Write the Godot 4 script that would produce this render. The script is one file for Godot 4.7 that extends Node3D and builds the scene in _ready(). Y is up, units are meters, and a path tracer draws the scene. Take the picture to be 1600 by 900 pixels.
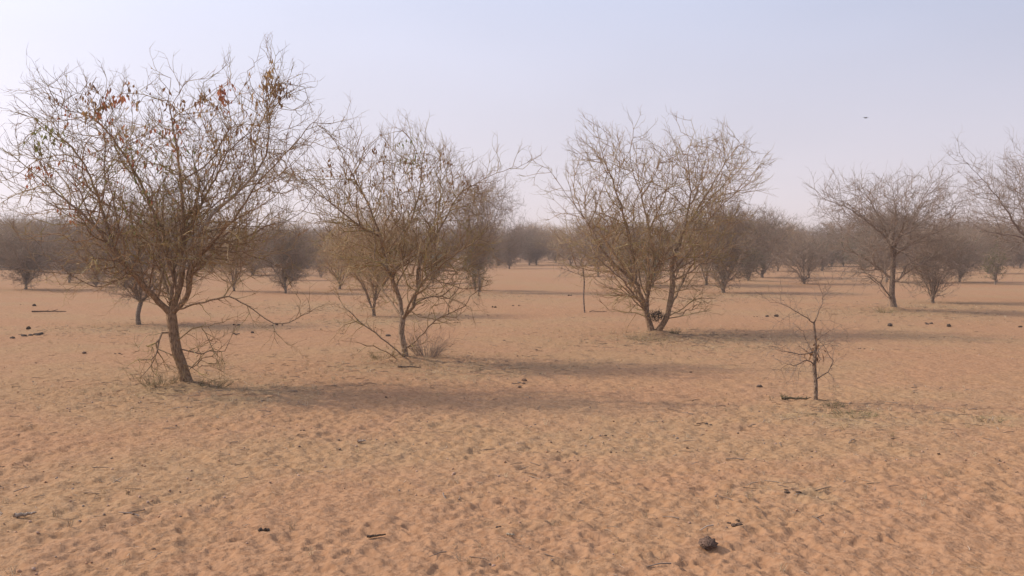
extends Node3D
# A dry savanna of leafless acacias on trampled orange sand, hazy morning sun from the left.

const SUN_TOWARDS := Vector3(-0.78, 0.605, -0.19)

var rng := RandomNumberGenerator.new()
var rolling: FastNoiseLite
var lumps: FastNoiseLite
var grains: FastNoiseLite
var prints: FastNoiseLite
var print_depth: FastNoiseLite
var trampled: FastNoiseLite
var warp: FastNoiseLite
var tone: FastNoiseLite
var patch: FastNoiseLite
var M := {}
var taken := {}
var mounds := [Vector3(-3.707, -11.182, 0.070), Vector3(-1.502, -13.851, 0.060), Vector3(2.642, -17.915, 0.080), Vector3(9.389, -24.085, 0.090), Vector3(3.130, -10.071, 0.030)]          # Vector3(x, z, height): sand heaped round the stems
var litter_spots := []          # Vector3(x, z, reach): where straw and twigs gather under the trees


# ---------------------------------------------------------------- helpers
func numbered(called: String) -> String:
	if not taken.has(called):
		taken[called] = 0
		return called
	taken[called] += 1
	return "%s_%03d" % [called, taken[called]]


func tag(o: Node, label: String, category: String, group := "") -> void:
	o.set_meta("label", label)
	o.set_meta("category", category)
	if group != "":
		o.set_meta("group", group)
	elif o.has_meta("group"):
		o.remove_meta("group")


class Buf:
	var v := PackedVector3Array()
	var n := PackedVector3Array()
	var c := PackedColorArray()
	var i := PackedInt32Array()

	func tube(pts: PackedVector3Array, rad: PackedFloat32Array, sides: int, col: Color) -> void:
		var m := pts.size()
		if m < 2:
			return
		var base := v.size()
		var t := (pts[1] - pts[0]).normalized()
		var u := t.cross(Vector3(0.31, 0.17, 0.93))
		if u.length_squared() < 0.01:
			u = t.cross(Vector3.RIGHT)
		u = u.normalized()
		var step := TAU / sides
		for k in m:
			if k > 0:
				t = (pts[mini(k + 1, m - 1)] - pts[k - 1]).normalized()
			u = (u - t * u.dot(t)).normalized()
			var w := t.cross(u)
			var r := rad[k]
			var p := pts[k]
			for s in sides:
				var d := u * cos(step * s) + w * sin(step * s)
				v.append(p + d * r)
				n.append(d)
				c.append(col)
		for k in m - 1:
			var a := base + k * sides
			for s in sides:
				var b := a + (s + 1) % sides
				i.append(a + s); i.append(a + s + sides); i.append(b)
				i.append(b); i.append(a + s + sides); i.append(b + sides)

	func leaf(p: Vector3, along: Vector3, across: Vector3, length: float, width: float, col: Color) -> void:
		var base := v.size()
		var nn := along.cross(across).normalized()
		var mid := p + along * length * 0.5 + nn * length * 0.12
		v.append(p); v.append(mid + across * width * 0.5); v.append(p + along * length); v.append(mid - across * width * 0.5)
		for k in 4:
			n.append(nn); c.append(col)
		i.append(base); i.append(base + 1); i.append(base + 2)
		i.append(base); i.append(base + 2); i.append(base + 3)

	func mesh(mat: Material) -> ArrayMesh:
		var a := []
		a.resize(Mesh.ARRAY_MAX)
		a[Mesh.ARRAY_VERTEX] = v
		a[Mesh.ARRAY_NORMAL] = n
		a[Mesh.ARRAY_COLOR] = c
		a[Mesh.ARRAY_INDEX] = i
		var out := ArrayMesh.new()
		out.add_surface_from_arrays(Mesh.PRIMITIVE_TRIANGLES, a)
		out.surface_set_material(0, mat)
		return out


func obj(called: String, b: Buf, mat: Material, parent: Node, stuff := false) -> MeshInstance3D:
	if b.i.is_empty():
		return null
	var o := MeshInstance3D.new()
	o.name = called
	o.mesh = b.mesh(mat)
	if stuff:
		o.set_meta("kind", "stuff")
	parent.add_child(o, true)
	return o


func noise(kind: int, freq: float, octaves: int, s: int) -> FastNoiseLite:
	var f := FastNoiseLite.new()
	f.noise_type = kind
	f.frequency = freq
	f.seed = s
	f.fractal_octaves = octaves
	f.fractal_type = FastNoiseLite.FRACTAL_FBM if octaves > 1 else FastNoiseLite.FRACTAL_NONE
	return f


func noise_texture(kind: int, freq: float, octaves: int, s: int, stops: Array, size := 512) -> NoiseTexture2D:
	var t := NoiseTexture2D.new()
	t.width = size
	t.height = size
	t.seamless = true
	t.noise = noise(kind, freq, octaves, s)
	if stops.size():
		var g := Gradient.new()
		var at := PackedFloat32Array()
		var cs := PackedColorArray()
		for k in stops:
			at.append(k[0]); cs.append(k[1])
		g.offsets = at
		g.colors = cs
		t.color_ramp = g
	return t


func bark(called: String, dark: Color, light: Color, s: int) -> StandardMaterial3D:
	var m := StandardMaterial3D.new()
	m.resource_name = called
	m.vertex_color_use_as_albedo = true
	m.albedo_texture = noise_texture(FastNoiseLite.TYPE_SIMPLEX, 0.03, 4, s, [[0.25, dark], [0.75, light]], 256)
	m.heightmap_enabled = true
	m.heightmap_texture = noise_texture(FastNoiseLite.TYPE_SIMPLEX, 0.03, 4, s, [], 256)
	m.heightmap_scale = 2.4
	m.uv1_triplanar = true
	m.uv1_scale = Vector3(5.0, 1.6, 5.0)
	m.roughness = 0.95
	m.metallic_specular = 0.2
	return m


func tinted(called: String, rough := 0.9) -> StandardMaterial3D:
	var m := StandardMaterial3D.new()
	m.resource_name = called
	m.vertex_color_use_as_albedo = true
	m.roughness = rough
	m.metallic_specular = 0.2
	return m


func lin(r: float, g: float, b: float) -> Color:
	return Color(r, g, b).linear_to_srgb()


# ---------------------------------------------------------------- the ground's shape
func far_height(x: float, z: float) -> float:
	return rolling.get_noise_2d(x, z) * 0.06


func ground_y(x: float, z: float) -> float:
	var d := sqrt(x * x + z * z)
	var h := far_height(x, z)
	if d > 70.0:
		return h
	var fade := 1.0 - smoothstep(40.0, 70.0, d)
	if d < 30.0:
		for m: Vector3 in mounds:
			var q := (x - m.x) * (x - m.x) + (z - m.y) * (z - m.y)
			if q < 1.0:
				h += m.z * exp(-q / 0.09)
	fade *= lerpf(1.0, 0.6, smoothstep(7.0, 16.0, d))
	h += (lumps.get_noise_2d(x, z) * 0.02 + grains.get_noise_2d(x, z) * 0.005) * fade
	if d < 34.0:
		var wx := x + warp.get_noise_2d(x, z) * 0.05
		var wz := z * 0.8 + warp.get_noise_2d(x + 40.0, z) * 0.05
		var f := prints.get_noise_2d(wx, wz) + 1.0
		var deep := print_depth.get_noise_2d(wx, wz)
		if deep > -0.95:
			var much := clampf(0.75 + trampled.get_noise_2d(x, z) * 1.2, 0.3, 1.0)
			var hole := 1.0 - smoothstep(0.1, 0.58, f)
			var rim := smoothstep(0.3, 0.5, f) * (1.0 - smoothstep(0.5, 0.75, f))
			h += (-hole * 0.021 + rim * 0.005) * lerpf(0.3, 1.0, (deep + 1.0) * 0.5) * much * (1.0 - 0.75 * smoothstep(8.0, 16.0, d)) * (1.0 - smoothstep(24.0, 34.0, d))
	return h


func on_ground(x: float, z: float, sink := 0.0) -> Vector3:
	return Vector3(x, ground_y(x, z) - sink, z)


# ---------------------------------------------------------------- trees
class Skeleton:
	var p := PackedVector3Array()
	var par := PackedInt32Array()
	var path := PackedFloat32Array()
	var dir := PackedVector3Array()
	var owner := PackedInt32Array()
	var kids := PackedInt32Array()
	var r := PackedFloat32Array()
	var start := PackedInt32Array()   # the node at which this node's own branch leaves its limb; -1 on a limb
	var grid := {}
	var cell := 0.35
	var sp := 0.09
	var rg: RandomNumberGenerator

	func add(at: Vector3, parent: int, own: int, st: int) -> int:
		var k := p.size()
		p.append(at)
		par.append(parent)
		owner.append(own)
		kids.append(0)
		r.append(0.0)
		start.append(st)
		if parent >= 0:
			kids[parent] += 1
			path.append(path[parent] + at.distance_to(p[parent]))
			dir.append((at - p[parent]).normalized())
		else:
			path.append(0.0)
			dir.append(Vector3.UP)
		var key := Vector3i((at / cell).floor())
		if not grid.has(key):
			grid[key] = []
		grid[key].append(k)
		return k

	func nearest(at: Vector3) -> int:
		var best := -1
		var bd := INF
		for k in p.size():
			var d := p[k].distance_squared_to(at)
			if d < bd:
				bd = d
				best = k
		return best

	func stem(pts: Array, own: int) -> void:
		var last := -1
		if p.size():
			last = nearest(pts[0])
		else:
			last = add(pts[0], -1, own, -1)
		var q := [p[last]]
		for k in range(1, pts.size()):
			q.append(pts[k])
		for k in q.size() - 1:
			var a: Vector3 = q[maxi(k - 1, 0)]
			var b: Vector3 = q[k]
			var c: Vector3 = q[k + 1]
			var d: Vector3 = q[mini(k + 2, q.size() - 1)]
			var n := maxi(1, roundi(b.distance_to(c) / sp))
			for s in range(1, n + 1):
				var at := b.cubic_interpolate(c, a, d, float(s) / n)
				if own > 0:
					at += Vector3(rg.randfn(), rg.randfn(), rg.randfn()) * sp * 0.07
				last = add(at, last, own, -1)

	func reach(target: Vector3, bf: float, centre: Vector3) -> void:
		var key := Vector3i((target / cell).floor())
		var best := -1
		var bc := INF
		for span in [1, 2, 4]:
			for x in range(-span, span + 1):
				for y in range(-span, span + 1):
					for z in range(-span, span + 1):
						var at_cell := key + Vector3i(x, y, z)
						if not grid.has(at_cell):
							continue
						for k: int in grid[at_cell]:
							if kids[k] > 1 or owner[k] == 0:
								continue
							var to := target - p[k]
							var d := to.length()
							if d < 0.02:
								return
							var cost := d + bf * path[k] + d * 0.4 * (1.0 - to.dot(dir[k]) / d)
							if cost < bc:
								bc = cost
								best = k
			if best >= 0:
				break
		if best < 0:
			best = nearest(target)
		var a := p[best]
		var to2 := target - a
		var far := to2.length()
		var straight := to2 / far
		var t0 := (dir[best] * 0.8 + straight * 0.9 + Vector3(rg.randfn(), rg.randfn(), rg.randfn()) * 0.42).normalized() * far
		var out := (target - centre).normalized()
		var t1 := (straight + out * 0.5 + Vector3(rg.randfn() * 0.35, 0.12 + rg.randfn() * 0.2, rg.randfn() * 0.35)).normalized() * far
		var n := clampi(roundi(far / sp), 1, 14)
		var last := best
		var st := p.size() if start[best] < 0 else start[best]
		for s in range(1, n + 1):
			var t := float(s) / n
			var t2 := t * t
			var t3 := t2 * t
			var at := a * (2 * t3 - 3 * t2 + 1) + t0 * (t3 - 2 * t2 + t) + target * (3 * t2 - 2 * t3) + t1 * (t3 - t2)
			at += Vector3(rg.randfn(), rg.randfn(), rg.randfn()) * sp * 0.1
			last = add(at, last, owner[best], st)

	func inside(at: Vector3, crown: Array, loose: float) -> bool:
		for e in crown:
			var q: Vector3 = (at - e[0]) / e[1]
			if q.length_squared() < loose * loose:
				return true
		return false

	# a bough that leaves a node and runs out in one long arc until it leaves the crown
	func bough(from: int, d: Vector3, length: float, centre: Vector3, crown: Array, loose: float, lift: float, lowest: float) -> void:
		var n := maxi(2, roundi(length / sp))
		var st := p.size() if start[from] < 0 else start[from]
		var axis := Vector3(rg.randfn(), rg.randfn(), rg.randfn()).normalized()
		var turn := rg.randfn() * 0.8 * sp
		var last := from
		var at := p[from]
		for k in n:
			var away := (at - centre).normalized()
			d = (d.rotated(axis, turn) + away * 0.2 * sp + Vector3(0, lift * sp, 0) + Vector3(rg.randfn(), rg.randfn(), rg.randfn()) * 0.16).normalized()
			if at.y + d.y * sp < lowest:
				d.y = absf(d.y) * 0.3
				d = d.normalized()
			at += d * sp
			if k > 1 and not inside(at, crown, loose + rg.randf() * 0.12):
				return
			last = add(at, last, owner[from], st)

	func boughs(spec: Dictionary, centre: Vector3) -> void:
		var first := 0
		var gap: Array = spec.gaps
		var reach_of: Array = spec.lengths
		for level in gap.size():
			var count := p.size()
			for k in range(first if level > 0 else 1, count):
				if owner[k] == 0 and level == 0:
					continue
				if rg.randf() > sp / gap[level]:
					continue
				var much := 1.0
				if owner[k] in spec.get("spare", []):
					if rg.randf() < 0.6:
						continue
					much = 0.4
				var axis := dir[k].cross(Vector3(rg.randfn(), rg.randfn(), rg.randfn())).normalized()
				var d := dir[k].rotated(axis, rg.randf_range(0.6, 1.35))
				var away := (p[k] - centre).normalized()
				d = (d + away * 0.12 + Vector3(0, rg.randfn() * 0.12, 0)).normalized()
				bough(k, d, reach_of[level] * much * rg.randf_range(0.4, 1.3), centre, spec.crown, spec.get("loose", 0.9), rg.randfn() * 0.25 + spec.get("lift", 0.12), spec.get("lowest", 0.12))
			first = count

	func thicken(tip: float, base: float, flare: float, trunk_end: float) -> void:
		var e := 2.4
		var sum := PackedFloat32Array()
		sum.resize(p.size())
		for k in range(p.size() - 1, -1, -1):
			if sum[k] == 0.0:
				sum[k] = pow(tip, e)
			if par[k] >= 0:
				sum[par[k]] += sum[k]
		var raw := pow(sum[0], 1.0 / e)
		var longest := 0.1
		for k in p.size():
			longest = maxf(longest, path[k])
		var gain := log(base / tip) / log(raw / tip)
		var trunk_long := 0.1
		for k in p.size():
			if owner[k] == 0:
				trunk_long = maxf(trunk_long, path[k])
		for k in p.size():
			var x := pow(sum[k], 1.0 / e)
			r[k] = tip * pow(x / tip, gain)
			if owner[k] > 0:
				r[k] = maxf(tip * 0.8, r[k] * lerpf(0.95, 0.55, smoothstep(0.15, 0.8, path[k] / longest)))
			if owner[k] == 0:
				r[k] = maxf(r[k], base * lerpf(0.85, trunk_end, path[k] / trunk_long)) * (1.0 + flare * exp(-path[k] / (base * 2.0)))


func bend(d: Vector3, angle: float) -> Vector3:
	var axis := d.cross(Vector3(rng.randfn(), rng.randfn(), rng.randfn()))
	if axis.length_squared() < 1e-6:
		return d
	return d.rotated(axis.normalized(), angle)


func shoot(b: Buf, at: Vector3, d: Vector3, length: float, r0: float, rise: float, tint: Color, sub: int) -> Vector3:
	var n := 4 if length > 0.16 else (3 if length > 0.1 else 2)
	var pts := PackedVector3Array([at])
	var rad := PackedFloat32Array([r0])
	var q := at
	for k in n:
		q += d * length / n
		pts.append(q)
		rad.append(lerpf(r0, r0 * 0.35, float(k + 1) / n))
		if sub > 0:
			for s in sub:
				if rng.randf() < 0.55:
					shoot(b, q, (bend(d, rng.randf_range(0.5, 1.1)) + Vector3(0, rise * 0.5, 0)).normalized(), length * rng.randf_range(0.3, 0.6), r0 * 0.65, rise, tint, 0)
		d = (d + Vector3(rng.randfn(), rng.randfn(), rng.randfn()) * 0.21 + Vector3(0, rise * 0.7, 0)).normalized()
	b.tube(pts, rad, 3, tint)
	return q


# spec: stems (first one is the trunk), crown (ellipsoids), points, shoots, tip, base, wood, twig tints, leaves ...
func grow(called: String, spec: Dictionary) -> Node3D:
	rng.seed = spec.seed
	var t := Skeleton.new()
	t.rg = rng
	t.sp = spec.get("sp", 0.09)
	t.cell = spec.get("cell", 0.32)
	var stems: Array = spec.stems
	for k in stems.size():
		t.stem(stems[k], k if k >= spec.get("trunks", 1) else 0)
	if spec.get("trunks", 1) > 1:
		pass
	# the crown: points in its ellipsoids, joined to the limbs from the inside outwards
	var centre: Vector3 = spec.fork
	var pts := []
	var whole := 0.0
	for e in spec.crown:
		whole += e[2]
	for e in spec.crown:
		var many := roundi(spec.points * e[2] / whole)
		for k in many:
			var d := Vector3(rng.randfn(), rng.randfn(), rng.randfn()).normalized() * pow(rng.randf(), 0.62)
			var at: Vector3 = e[0] + d * e[1]
			if at.y > spec.get("lowest", 0.12):
				pts.append(at)
	pts.sort_custom(func(a, b): return a.distance_squared_to(centre) < b.distance_squared_to(centre))
	if spec.has("gaps"):
		t.boughs(spec, centre)
	for at in pts:
		t.reach(at, spec.get("bf", 0.2), centre)
	t.thicken(spec.tip, spec.base, spec.get("flare", 0.55), spec.get("trunk_end", 0.75))

	var root := Node3D.new()
	root.name = numbered(called)
	add_child(root)
	# wood: each chain of nodes along the thickest child is one tube
	var heir := PackedInt32Array()
	heir.resize(t.p.size())
	heir.fill(-1)
	for k in range(1, t.p.size()):
		var q := t.par[k]
		if heir[q] < 0 or t.r[k] > t.r[heir[q]]:
			heir[q] = k
	var parts := {}                     # part key -> Buf
	var twigs := Buf.new()
	var weight := {}
	var tints: Array = spec.tints
	var wood_tint: Color = spec.wood_tint
	var pale: Array = spec.get("pale", [])
	for k in t.p.size():
		if k > 0 and heir[t.par[k]] == k:
			continue
		var line := PackedVector3Array()
		var rad := PackedFloat32Array()
		if k > 0:
			line.append(t.p[t.par[k]])
			rad.append(minf(t.r[t.par[k]], t.r[k] * 1.35))
		var q := k
		while q >= 0:
			line.append(t.p[q])
			rad.append(t.r[q])
			q = heir[q]
		rad[rad.size() - 1] *= 0.6
		var r0 := rad[mini(1, rad.size() - 1)]
		var fine: bool = r0 < spec.get("branch_from", 0.006)
		if fine:
			twigs.tube(line, rad, 3 if r0 < 0.005 else 4, tints[rng.randi() % tints.size()])
			continue
		var key := "%d" % t.owner[k] if t.start[k] < 0 or not spec.get("branches", false) else "%d %d" % [t.owner[k], t.start[k]]
		if not parts.has(key):
			parts[key] = Buf.new()
			weight[key] = r0
		parts[key].tube(line, rad, 9 if r0 > 0.03 else (6 if r0 > 0.014 else 5), wood_tint.lightened(rng.randf() * 0.06))
	var limbs := {}
	for key: String in parts:
		if not key.contains(" "):
			var own := int(key)
			limbs[own] = obj("trunk" if own == 0 else "limb", parts[key], M.pale_bark if own in pale else spec.wood, root)
			if own in pale and limbs[own]:
				limbs[own].set_meta("label", "pale grey limb with the bark worn off")
	for key: String in parts:
		if key.contains(" "):
			var own := int(key.split(" ")[0])
			obj("branch", parts[key], M.pale_bark if rng.randf() < 0.05 else spec.wood, limbs[own] if limbs.get(own) else root)
	# shoots: at every tip, and along all thin wood
	var leaf := Buf.new()
	var leaf_rate: float = spec.get("leaf_rate", 0.0)
	var leaf_size: float = spec.get("leaf_size", 0.03)
	var leaf_tints: Array = spec.get("leaf_tints", [])
	var leaf_in: float = spec.get("leaf_in", 0.0)
	var tips: float = spec.get("tips", 2.5)
	var along: float = spec.get("along", 0.5)
	var sl: float = spec.get("shoot", 0.22)
	var rise: float = spec.get("rise", 0.12)
	for k in range(1, t.p.size()):
		if t.owner[k] == 0 and not spec.get("trunk_twigs", false):
			continue
		var r0 := t.r[k]
		var n := 0
		if t.kids[k] == 0:
			n = int(tips + rng.randf())
		elif r0 < spec.get("shoot_below", 0.014):
			n = int(along + rng.randf())
		for s in n:
			var d := t.dir[k]
			var away := (t.p[k] - centre).normalized()
			d = bend(d, rng.randf_range(0.1, 0.7) if t.kids[k] == 0 else rng.randf_range(0.7, 1.45))
			d = (d + away * 0.2 + Vector3(0, rise * 0.6, 0)).normalized()
			var away_by: float = t.p[k].distance_to(spec.get("leaf_centre", centre))
			var length := sl * rng.randf_range(0.4, 1.3) * (1.25 if t.kids[k] == 0 else 1.0)
			var tint: Color = tints[rng.randi() % tints.size()]
			var end := shoot(twigs, t.p[k], d, length, minf(r0 * 0.8, spec.tip * rng.randf_range(0.8, 1.3)), rise, tint, spec.get("sub", 1))
			while rng.randf() < leaf_rate * (1.0 if leaf_in <= 0.0 else clampf(1.6 - away_by * leaf_in, 0.12, 1.2)):
				var near: Vector3 = t.p[k].lerp(end, rng.randf()) + Vector3(rng.randfn(), rng.randfn(), rng.randfn()) * leaf_size * spec.get("leaf_loose", 0.6)
				var la := Vector3(rng.randfn(), rng.randfn() - spec.get("leaf_hang", 0.0), rng.randfn()).normalized()
				leaf.leaf(near, la, bend(la, PI / 2), leaf_size * rng.randf_range(0.6, 1.3), leaf_size * rng.randf_range(0.35, 0.6), leaf_tints[rng.randi() % leaf_tints.size()])
				if rng.randf() < 0.02:
					break
	obj("twigs", twigs, M.twig, root, true)
	obj("leaves", leaf, M.leaf, root, true)
	# withered leaves and pods that still hang in bunches
	if spec.has("bunches"):
		var pods := Buf.new()
		for bn in spec.bunches:
			var at: Vector3 = bn[0]
			for s in int(bn[1] * 2.4):
				var q := t.nearest(at + Vector3(rng.randfn(), rng.randfn(), rng.randfn()) * bn[2])
				var hang := Vector3(rng.randfn() * 0.35, -1.0, rng.randfn() * 0.35).normalized()
				var start_at := t.p[q] + Vector3(rng.randfn(), rng.randfn() - 0.4, rng.randfn()) * 0.025
				pods.leaf(start_at, hang, bend(hang, PI / 2), rng.randf_range(0.035, 0.085), rng.randf_range(0.016, 0.034), bn[3].lerp(bn[4], rng.randf()))
		obj("withered_leaves", pods, M.leaf, root, true)
	return root


# a tree of a kind: limbs that fan out from the fork into one flattened crown
func kind_spec(s: int, height: float, spread: float, fork: float, limbs: int, stems_at_base: int, low: float) -> Dictionary:
	rng.seed = s * 77 + 5
	var stems := []
	var f := Vector3(rng.randf_range(-0.1, 0.1), fork, rng.randf_range(-0.1, 0.1))
	stems.append([Vector3(0, -0.08, 0), Vector3(rng.randf_range(-0.05, 0.05), fork * 0.5, rng.randf_range(-0.05, 0.05)), f])
	for k in limbs:
		var a := TAU * (k + rng.randf_range(-0.25, 0.25)) / limbs
		var lean := rng.randf_range(0.55, 0.95) if k % 3 else rng.randf_range(0.1, 0.5)
		var out := Vector3(cos(a), 0, sin(a)) * spread * lean
		var from := f
		if k < stems_at_base:
			from = Vector3(cos(a), 0, sin(a)) * 0.02 + Vector3(0, 0.02, 0)
		var up := height * (0.98 - 0.5 * lean * lean)
		stems.append([from, from.lerp(Vector3(out.x * 0.3, fork + (up - fork) * 0.35, out.z * 0.3), 0.9), Vector3(out.x * 0.65, fork + (up - fork) * 0.7, out.z * 0.65), Vector3(out.x, up, out.z)])
	var mid := lerpf(low, height, 0.55)
	var crown := [
		[Vector3(0, mid, 0), Vector3(spread, (height - low) * 0.45, spread), 4.0],
		[Vector3(spread * 0.35, lerpf(low, height, 0.72), spread * 0.2), Vector3(spread * 0.5, height * 0.2, spread * 0.5), 1.0],
		[Vector3(-spread * 0.4, lerpf(low, height, 0.66), -spread * 0.2), Vector3(spread * 0.5, height * 0.2, spread * 0.5), 1.0],
		[Vector3(rng.randf_range(-0.3, 0.3) * spread, lerpf(low, height, 0.8), rng.randf_range(-0.3, 0.3) * spread), Vector3(spread * 0.4, height * 0.16, spread * 0.4), 0.7]]
	return {"seed": s, "stems": stems, "fork": f, "crown": crown}


func copy_of(proto: Node3D, called: String) -> Node3D:
	var c: Node3D = proto.duplicate()
	c.name = numbered(called)
	add_child(c)
	return c


# ---------------------------------------------------------------- small things on the ground
func lump(b: Buf, at: Vector3, size: Vector3, col: Color, s: int, rough := 0.3) -> void:
	var nz := noise(FastNoiseLite.TYPE_SIMPLEX, 1.3, 2, s)
	var rows := 9
	var cols := 14
	var base := b.v.size()
	for y in rows + 1:
		var v := PI * y / rows
		for x in cols:
			var u := TAU * x / cols
			var d := Vector3(sin(v) * cos(u), cos(v), sin(v) * sin(u))
			var k := 1.0 + nz.get_noise_3d(d.x * 1.6, d.y * 1.6, d.z * 1.6) * rough * 1.6
			var q := d * size * k
			q.y = maxf(q.y, -size.y * 0.45)
			b.v.append(at + q)
			b.n.append((d / size).normalized())
			b.c.append(col)
	for y in rows:
		for x in cols:
			var a := base + y * cols + x
			var a2 := base + y * cols + (x + 1) % cols
			b.i.append(a); b.i.append(a + cols); b.i.append(a2)
			b.i.append(a2); b.i.append(a + cols); b.i.append(a2 + cols)


func dropping(called: String, label: String, category: String, x: float, z: float, size: float, pieces: int, col: Color, s: int, flat := 0.55, group := "") -> void:
	rng.seed = s
	var root := Node3D.new()
	root.name = numbered(called)
	root.position = on_ground(x, z)
	add_child(root)
	tag(root, label, category, group)
	for k in pieces:
		var b := Buf.new()
		var q := size * (0.5 if pieces == 1 else rng.randf_range(0.1, 0.19))
		if pieces > 3:
			q = minf(q, 0.042)
		var off := Vector3.ZERO if pieces == 1 else Vector3(rng.randf_range(-0.55, 0.55), 0, rng.randf_range(-0.6, 0.6) * (2.6 if pieces > 6 else 1.0)) * size
		var y := ground_y(x + off.x, z + off.z) - root.position.y
		lump(b, off + Vector3(0, y + q * flat * 0.4, 0), Vector3(q, q * flat, q * rng.randf_range(0.7, 1.0)), col.lightened(rng.randf() * 0.08), s + k)
		obj("lump", b, M.dung, root)


func bar(b: Buf, pts: Array, r0: float, r1: float, col: Color, sides := 6) -> void:
	var line := PackedVector3Array()
	var rad := PackedFloat32Array()
	for k in pts.size():
		line.append(pts[k])
		rad.append(lerpf(r0, r1, float(k) / (pts.size() - 1)))
	b.tube(line, rad, sides, col)


func stick(called: String, label: String, x: float, z: float, length: float, r0: float, turn: float, col: Color, s: int, forks := 2) -> void:
	rng.seed = s
	var root := Node3D.new()
	root.name = numbered(called)
	root.position = on_ground(x, z)
	root.rotation.y = turn
	add_child(root)
	tag(root, label, "stick")
	var b := Buf.new()
	var pts := []
	for k in 7:
		pts.append(Vector3((k / 6.0 - 0.5) * length, r0 + rng.randf() * r0 * 0.8 + absf(rng.randfn()) * length * 0.012, rng.randfn() * length * 0.02))
	bar(b, pts, r0, r0 * 0.45, col)
	obj("stem", b, M.dead_wood, root)
	for f in forks:
		var at: Vector3 = pts[2 + rng.randi() % 4]
		var fb := Buf.new()
		var a := rng.randf_range(-0.9, 0.9)
		bar(fb, [at, at + Vector3(cos(a), 0.12, sin(a)) * length * 0.14, at + Vector3(cos(a), 0.2, sin(a) * 1.2) * length * 0.25], r0 * 0.55, r0 * 0.25, col, 5)
		obj("side_twig", fb, M.dead_wood, root)


func tuft(called: String, label: String, category: String, x: float, z: float, height: float, reach: float, stems: int, tints: Array, s: int, upright := 1.0) -> Node3D:
	rng.seed = s
	var root := Node3D.new()
	root.name = numbered(called)
	root.position = on_ground(x, z)
	add_child(root)
	tag(root, label, category)
	var b := Buf.new()
	for k in stems:
		var a := rng.randf() * TAU
		var foot := Vector3(cos(a), 0, sin(a)) * reach * 0.35 * sqrt(rng.randf())
		var d := Vector3(cos(a) * rng.randf_range(0.1, 0.9), upright, sin(a) * rng.randf_range(0.1, 0.9)).normalized()
		shoot(b, foot + Vector3(0, -0.01, 0), d, height * rng.randf_range(0.45, 1.1), 0.0028, -0.03, tints[rng.randi() % tints.size()], 1)
	obj("stems", b, M.twig, root, true)
	return root


func nest(at: Vector3) -> void:
	rng.seed = 31
	var root := Node3D.new()
	root.name = "twig_tangle"
	root.position = at
	add_child(root)
	tag(root, "dark ball of tangled twigs lodged between the twin acacia stems", "twigs")
	var b := Buf.new()
	for k in 70:
		var d := Vector3(rng.randfn(), rng.randfn() * 0.7, rng.randfn()).normalized()
		var p := d * 0.12 * sqrt(rng.randf())
		var along := bend(d, rng.randf_range(0.9, 1.6))
		shoot(b, p - along * 0.1, along, 0.22, 0.005, 0.0, Color(0.06, 0.04, 0.03), 0)
	obj("twigs", b, M.twig, root, true)


func _ready() -> void:
	# ------------------------------------------------------------ camera
	var cam := Camera3D.new()
	cam.name = "camera"
	cam.position = Vector3(0, 1.6, 0)
	cam.rotation.x = -0.04227
	cam.fov = 32.66
	cam.near = 0.1
	cam.far = 4000.0
	add_child(cam)
	# ------------------------------------------------------------ sky and air
	var env := Environment.new()
	env.background_mode = Environment.BG_SKY
	var W := 1024
	var H := 512
	var im := Image.create(W, H, false, Image.FORMAT_RGBF)
	var sun_dir := SUN_TOWARDS.normalized()
	var wisps := noise(FastNoiseLite.TYPE_SIMPLEX, 1.6, 3, 9)
	for y in H:
		var el := (0.5 - (y + 0.5) / H) * PI
		var hi := maxf(sin(el), 0.0)
		var t := pow(hi, 0.8)
		var air := Vector3(0.6, 0.53, 0.545).lerp(Vector3(0.11, 0.265, 0.54), clampf(t * 1.9, 0.0, 0.72))
		for x in W:
			var az := (x + 0.5) / W * TAU
			var d := Vector3(sin(az) * cos(el), sin(el), -cos(az) * cos(el))
			var g := acos(clampf(d.dot(sun_dir), -1.0, 1.0))
			var glow := 1.6 * exp(-g / 0.45) + 0.75 * exp(-g / 1.1)
			var wisp := 1.0 + wisps.get_noise_3d(d.x, d.y * 3.0, d.z) * 0.06
			var c := (air + Vector3(1.0, 0.93, 0.95) * glow) * wisp
			if el < 0.0:
				c = c.lerp(Vector3(0.4, 0.27, 0.19), minf(1.0, -el * 6.0))
			im.set_pixel(x, y, Color(c.x, c.y, c.z))
	var pano := PanoramaSkyMaterial.new()
	pano.panorama = ImageTexture.create_from_image(im)
	var sky := Sky.new()
	sky.sky_material = pano
	env.sky = sky
	env.tonemap_mode = Environment.TONE_MAPPER_LINEAR
	env.tonemap_exposure = 1.05
	env.background_energy_multiplier = 1.0
	env.sdfgi_enabled = true
	env.ssao_enabled = true
	env.ssil_enabled = true
	env.fog_enabled = true
	env.fog_density = 0.0017
	env.fog_light_color = Color(1.0, 0.93, 0.89)
	env.fog_aerial_perspective = 0.3
	var we := WorldEnvironment.new()
	we.name = "world_environment"
	we.environment = env
	add_child(we)
	# ------------------------------------------------------------ sun
	var sun := DirectionalLight3D.new()
	sun.name = "sun"
	sun.light_energy = 1.12
	sun.light_color = Color(1.0, 0.95, 0.88)
	sun.light_angular_distance = 0.6
	sun.shadow_enabled = true
	add_child(sun)
	sun.look_at_from_position(sun_dir * 50.0, Vector3.ZERO)

	materials()
	noises()
	make_ground()
	hero_trees()
	other_trees()
	far_woodland()
	ground_things()
	litter()
	bird()


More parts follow.
